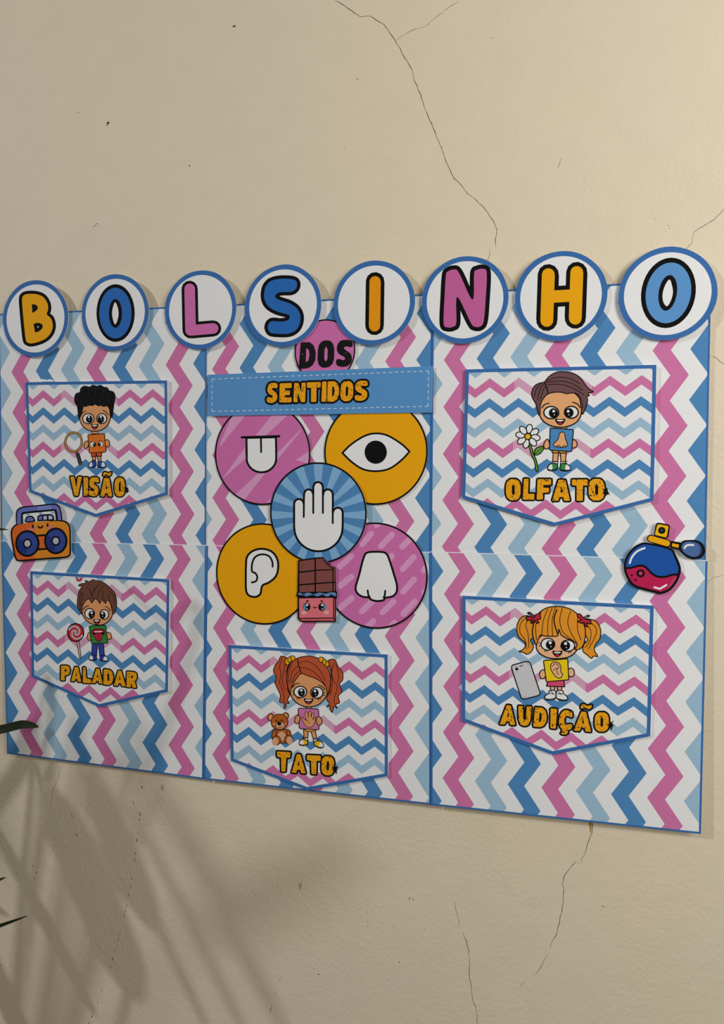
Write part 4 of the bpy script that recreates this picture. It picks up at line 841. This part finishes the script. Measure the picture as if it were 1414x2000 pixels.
figure(cv, o, 'printed_girl', [
    ('pigtail', HON, pl, 6, L([(500, 222), (462, 260), (456, 320), (490, 370), (500, 430)], 4), L([(520, 225), (495, 270), (510, 330), (515, 420)], 4)), ('pigtail', HON, pr_, 6, L([(915, 250), (960, 300), (940, 370), (905, 430)], 4), L([(890, 265), (922, 310), (915, 380), (885, 420)], 4)),
    ('leg', SKP, [(655, 670), (684, 670), (682, 712), (660, 712)], 6), ('leg', SKP, [(702, 670), (732, 670), (730, 712), (706, 712)], 6),
    ('boot', WHITE, smooth([(622, 758), (622, 738), (645, 722), (650, 704), (688, 704), (692, 740), (684, 758), (650, 766)]), 6, L([(624, 756), (650, 760), (688, 752)], 4), L([(650, 722), (680, 726)], 4), L([(660, 708), (682, 730)], 4)), ('boot', WHITE, smooth([(697, 752), (700, 704), (736, 704), (742, 722), (764, 740), (768, 764), (735, 769)]), 6, L([(698, 754), (735, 763), (766, 762)], 4), L([(706, 726), (735, 722)], 4), L([(706, 708), (730, 732)], 4)),
    ('skirt', SKI, [(640, 636), (744, 630), (750, 678), (631, 674)], 6),
    ('hand', SKP, ell(606, 596, 21, 29, 8), 6), ('hand', SKP, ell(792, 584, 22, 29, -8), 6),
    ('sign', SYE, rrect([(611, 506), (770, 494), (777, 632), (630, 645)], 5), 6),
    ('ear_picture', SKP, smooth([(688, 514), (716, 526), (726, 556), (724, 578), (736, 596), (726, 618), (700, 618), (676, 592), (658, 556), (664, 524)]), 5, L([(668, 545), (690, 525), (712, 545), (704, 560)], 4), L([(676, 570), (698, 556), (700, 585), (712, 598)], 4)),
    ('face', SKP, smooth([(572, 370), (564, 420), (588, 460), (640, 487), (700, 493), (768, 485), (815, 456), (838, 412), (830, 350), (700, 300), (600, 320)]), 7, (paper('freckle_ink', (150, 90, 50), .1), [ell(x, y, 2.2, n=6) for x, y in ((696, 424), (704, 416), (712, 424), (718, 414), (700, 432), (722, 426), (690, 416), (710, 434))])),
    eye((640, 398), (45, 39), (655, 402), (29, 30), (655, 388), 10, 7, ([(596, 396), (580, 388)], [(598, 408), (582, 410)], [(622, 436), (618, 446)], [(632, 438), (632, 448)])), eye((771, 408), (45, 37), (757, 408), (29, 31), (756, 394), 10, 7, ([(812, 416), (828, 420)], [(775, 446), (778, 456)], [(786, 444), (792, 454)])),
    ('eyebrow', BLACK, ribbon([(584, 354), (600, 340)], 6)[0], 0, L([(580, 358), (598, 340), (622, 336)], 6)),
    ('hair', HON, cap, 6, L([(640, 165), (610, 240), (600, 335)], 4), L([(668, 156), (640, 250), (640, 342)], 4), L([(690, 152), (668, 240), (672, 344)], 4), L([(735, 160), (718, 240), (740, 320), (800, 370)], 4), L([(700, 170), (680, 230), (690, 290), (708, 335)], 7), L([(790, 180), (770, 250), (790, 320), (830, 390)], 4), L([(835, 230), (835, 300), (856, 370)], 4), L([(596, 185), (560, 270), (566, 370)], 4)),
    ('bow', BOW, [(498, 218), (525, 215), (545, 226), (560, 204), (588, 192), (592, 232), (568, 238), (582, 256), (566, 262), (552, 240), (536, 262), (526, 254), (540, 238), (502, 242)], 6), ('bow', BOW, [(832, 200), (850, 198), (872, 222), (884, 232), (920, 240), (924, 264), (892, 260), (902, 282), (886, 280), (876, 254), (862, 262), (834, 248), (862, 236), (836, 222)], 6),
    ('hair_loop', BLACK, ribbon([(510, 190), (550, 208)], 6)[0], 0, L([(548, 210), (520, 188), (508, 196), (545, 216)], 5)), ('hair_loop', BLACK, ribbon([(880, 218), (912, 208)], 6)[0], 0, L([(876, 226), (900, 208), (914, 212), (885, 232)], 5)),
    mouth(673, 731, 444, 36)])
figure(cv, o, 'printed_phone', [('phone_back', paper('phone_grey_ink', (206, 206, 212), .03), rrect([(395, 538), (518, 506), (594, 732), (468, 764)], 24), 7, (BLACK, [ell(435, 561, 10, 10), ell(430, 544, 3), ell(504, 522, 3), ell(511, 528, 3), ell(482, 748, 3), ell(490, 746, 3)]), L([(455, 543), (475, 538)], 5, False))])
word(cv, o, [('A', box(352, 796, 412, 924, 322, 426, 6)), ('U', box(446, 804, 532, 934, 446, 524, 4)), ('D', box(556, 812, 634, 940, 544, 630, 6)), ('I', box(658, 820, 700, 950, 656, 692, 4)), ('C', box(722, 828, 800, 958, 708, 796, 8)), (',', box(726, 958, 772, 992)), ('A', box(838, 838, 912, 966, 810, 924, 8)), ('~', box(856, 790, 928, 822, dy=4)), ('O', box(948, 846, 1040, 972))], 11.5, [(1052, 932, 28)], seed=11)
# ------------------------------------------------------------------ potted palm standing at the left, only leaf tips reach into view
POT = Vector((-1.12, -0.42, 0.0))
plant = bpy.data.objects.new('potted_palm', None); COL.objects.link(plant); plant.location = POT
tag(plant, 'dark green palm with narrow leaf tips reaching in from the left edge', 'plant')
LEAF = paper('palm_leaf_green', (32, 45, 20), 0.2, 0.45, 60, 0.4); STEM = paper('palm_stem_green', (86, 96, 44), 0.15, 0.5, 80)
CLAY = paper('terracotta', (150, 88, 62), 0.1, 0.8, 60, 0.1); SOIL = paper('dark_soil', (52, 40, 30), 0.3, 0.95, 120, 0.1)
def lathe(name, prof, mat, n=28):
    V, F = [], []
    for r, z in prof: V += [Vector((POT.x + r * math.cos(6.28318 * i / n), POT.y + r * math.sin(6.28318 * i / n), z)) for i in range(n)]
    for j in range(len(prof) - 1):
        for i in range(n): F.append([j * n + i, j * n + (i + 1) % n, (j + 1) * n + (i + 1) % n, (j + 1) * n + i])
    F.append(list(range(n))[::-1]); F.append([(len(prof) - 1) * n + i for i in range(n)])
    return link_mesh(name, V, F, [0] * len(F), [mat], POT, plant)
lathe('pot', [(0.12, 0), (0.165, 0.27), (0.185, 0.27), (0.188, 0.32), (0.165, 0.325), (0.16, 0.29)], CLAY)
lathe('soil', [(0.159, 0.285), (0.158, 0.3), (0.08, 0.31)], SOIL)
def curve3(ps, n=16):
    o = []; N = len(ps)
    for i in range(N - 1):
        p0, p1, p2, p3 = ps[max(0, i - 1)], ps[i], ps[i + 1], ps[min(N - 1, i + 2)]
        for k in range(n):
            t = k / n; o.append(0.5 * (2 * p1 + (p2 - p0) * t + (2 * p0 - 5 * p1 + 4 * p2 - p3) * t * t + (3 * p1 - p0 - 3 * p2 + p3) * t ** 3))
    o.append(ps[-1]); return o
def palm_leaf(axis_pts, width, eye_pt, tip=0.35):
    """blade along axis_pts (base to tip), turned broadside to eye_pt, on a petiole from the pot"""
    ax = curve3(axis_pts, 6); n = len(ax); V, F = [], []
    for i, p in enumerate(ax):
        t = (ax[min(n - 1, i + 1)] - ax[max(0, i - 1)]).normalized(); v = (eye_pt - p).normalized(); s = t.cross(v).normalized(); nn = s.cross(t)
        u = i / (n - 1); w = width / 2 * (min(1, (u + .12) / .35) if u < .25 else 1) * (1 if u < 1 - tip else max(0.02, math.sin((1 - u) / tip * 1.5708) ** .8))
        V += [p + s * w + nn * w * .3, p, p - s * w + nn * w * .3]
    for i in range(n - 1):
        for k in (0, 1): F.append([i * 3 + k, i * 3 + k + 1, i * 3 + k + 4, i * 3 + k + 3])
    blade = link_mesh('leaf', V, F, [0] * len(F), [LEAF], POT, plant)
    b = ax[0]; d = (ax[1] - ax[0]).normalized(); r = POT + Vector(((b.x - POT.x) * .12, (b.y - POT.y) * .12, 0.305))
    pk = Vector((b.x * .55 + r.x * .45, b.y * .5 + r.y * .5, max(b.z, r.z + .2) * 1.0 + .02)) if b.z > .5 else (b + r) / 2
    ps = curve3([r, Vector((r.x * .7 + b.x * .3, r.y * .7 + b.y * .3, r.z + (b.z - r.z) * .55)), b - d * .03, b + d * .01], 8)
    V, F = [], []
    for i, p in enumerate(ps):
        t = (ps[min(len(ps) - 1, i + 1)] - ps[max(0, i - 1)]).normalized(); a = t.cross(Vector((0.3, 1, 0.2))).normalized(); c = t.cross(a); rad = .006 * (1 - .7 * i / (len(ps) - 1))
        V += [p + (a * math.cos(k * 1.0472) + c * math.sin(k * 1.0472)) * rad for k in range(6)]
    for i in range(len(ps) - 1):
        for k in range(6): F.append([i * 6 + k, i * 6 + (k + 1) % 6, i * 6 + 6 + (k + 1) % 6, i * 6 + 6 + k])
    F.append([(len(ps) - 1) * 6 + k for k in range(6)])
    link_mesh('petiole', V, F, [0] * len(F), [STEM], POT, blade)
PX = 0.00057
# leaves whose tips are in view
palm_leaf([at(-190, 1452, 0.11), at(-90, 1440, 0.08), at(0, 1425, 0.045), at(45, 1415, 0.03), at(76, 1420, 0.022)], 19 * PX, ORG, 0.3)
palm_leaf([at(-170, 1020, 0.20), at(-60, 1030, 0.14), at(18, 1034.5, 0.10)], 7 * PX, ORG, 0.4)
palm_leaf([at(-150, 1790, 0.16), at(-50, 1738, 0.12), at(13, 1713, 0.10)], 9 * PX, ORG, 0.4)
palm_leaf([at(-190, 1870, 0.17), at(-70, 1832, 0.13), at(0, 1808, 0.10), at(56, 1788, 0.09)], 9 * PX, ORG, 0.6)
# leaves between the window-side lamp and the wall: they shade the lower left of the wall
def shade_leaf(a, b, w, t0, t1, tip=0.35, bend=0.0):
    A, B = at(*a), at(*b); A = A + (LCOOL - A) * t0 * 0.63; B = B + (LCOOL - B) * t1 * 0.63; M = (A + B) / 2 + Vector((0, 0, bend))
    palm_leaf([A, M, B], w * PX * (1 - (t0 + t1) * 0.31), LCOOL, tip)
shade_leaf((95, 1415), (-40, 1620), 34, 0.10, 0.10, 0.2)
shade_leaf((-40, 1560), (190, 1990), 36, 0.10, 0.08, 0.3)
shade_leaf((100, 1540), (270, 1960), 110, 0.14, 0.11, 0.4)
shade_leaf((170, 1500), (300, 1820), 80, 0.15, 0.12, 0.4)
shade_leaf((190, 1560), (420, 2040), 22, 0.17, 0.14, 0.3)
shade_leaf((250, 1560), (500, 2060), 22, 0.20, 0.17, 0.3)
shade_leaf((300, 1520), (590, 2080), 34, 0.24, 0.20, 0.4)
shade_leaf((-110, 1680), (70, 2080), 60, 0.10, 0.08, 0.3)
shade_leaf((-150, 1690), (20, 1790), 24, 0.09, 0.07, 0.4)
shade_leaf((-200, 1180), (20, 1720), 80, 0.5, 0.46, 0.5)
shade_leaf((380, 1830), (720, 1640), 84, 0.42, 0.40, 0.5)
shade_leaf((280, 1500), (440, 1760), 60, 0.40, 0.38, 0.5)
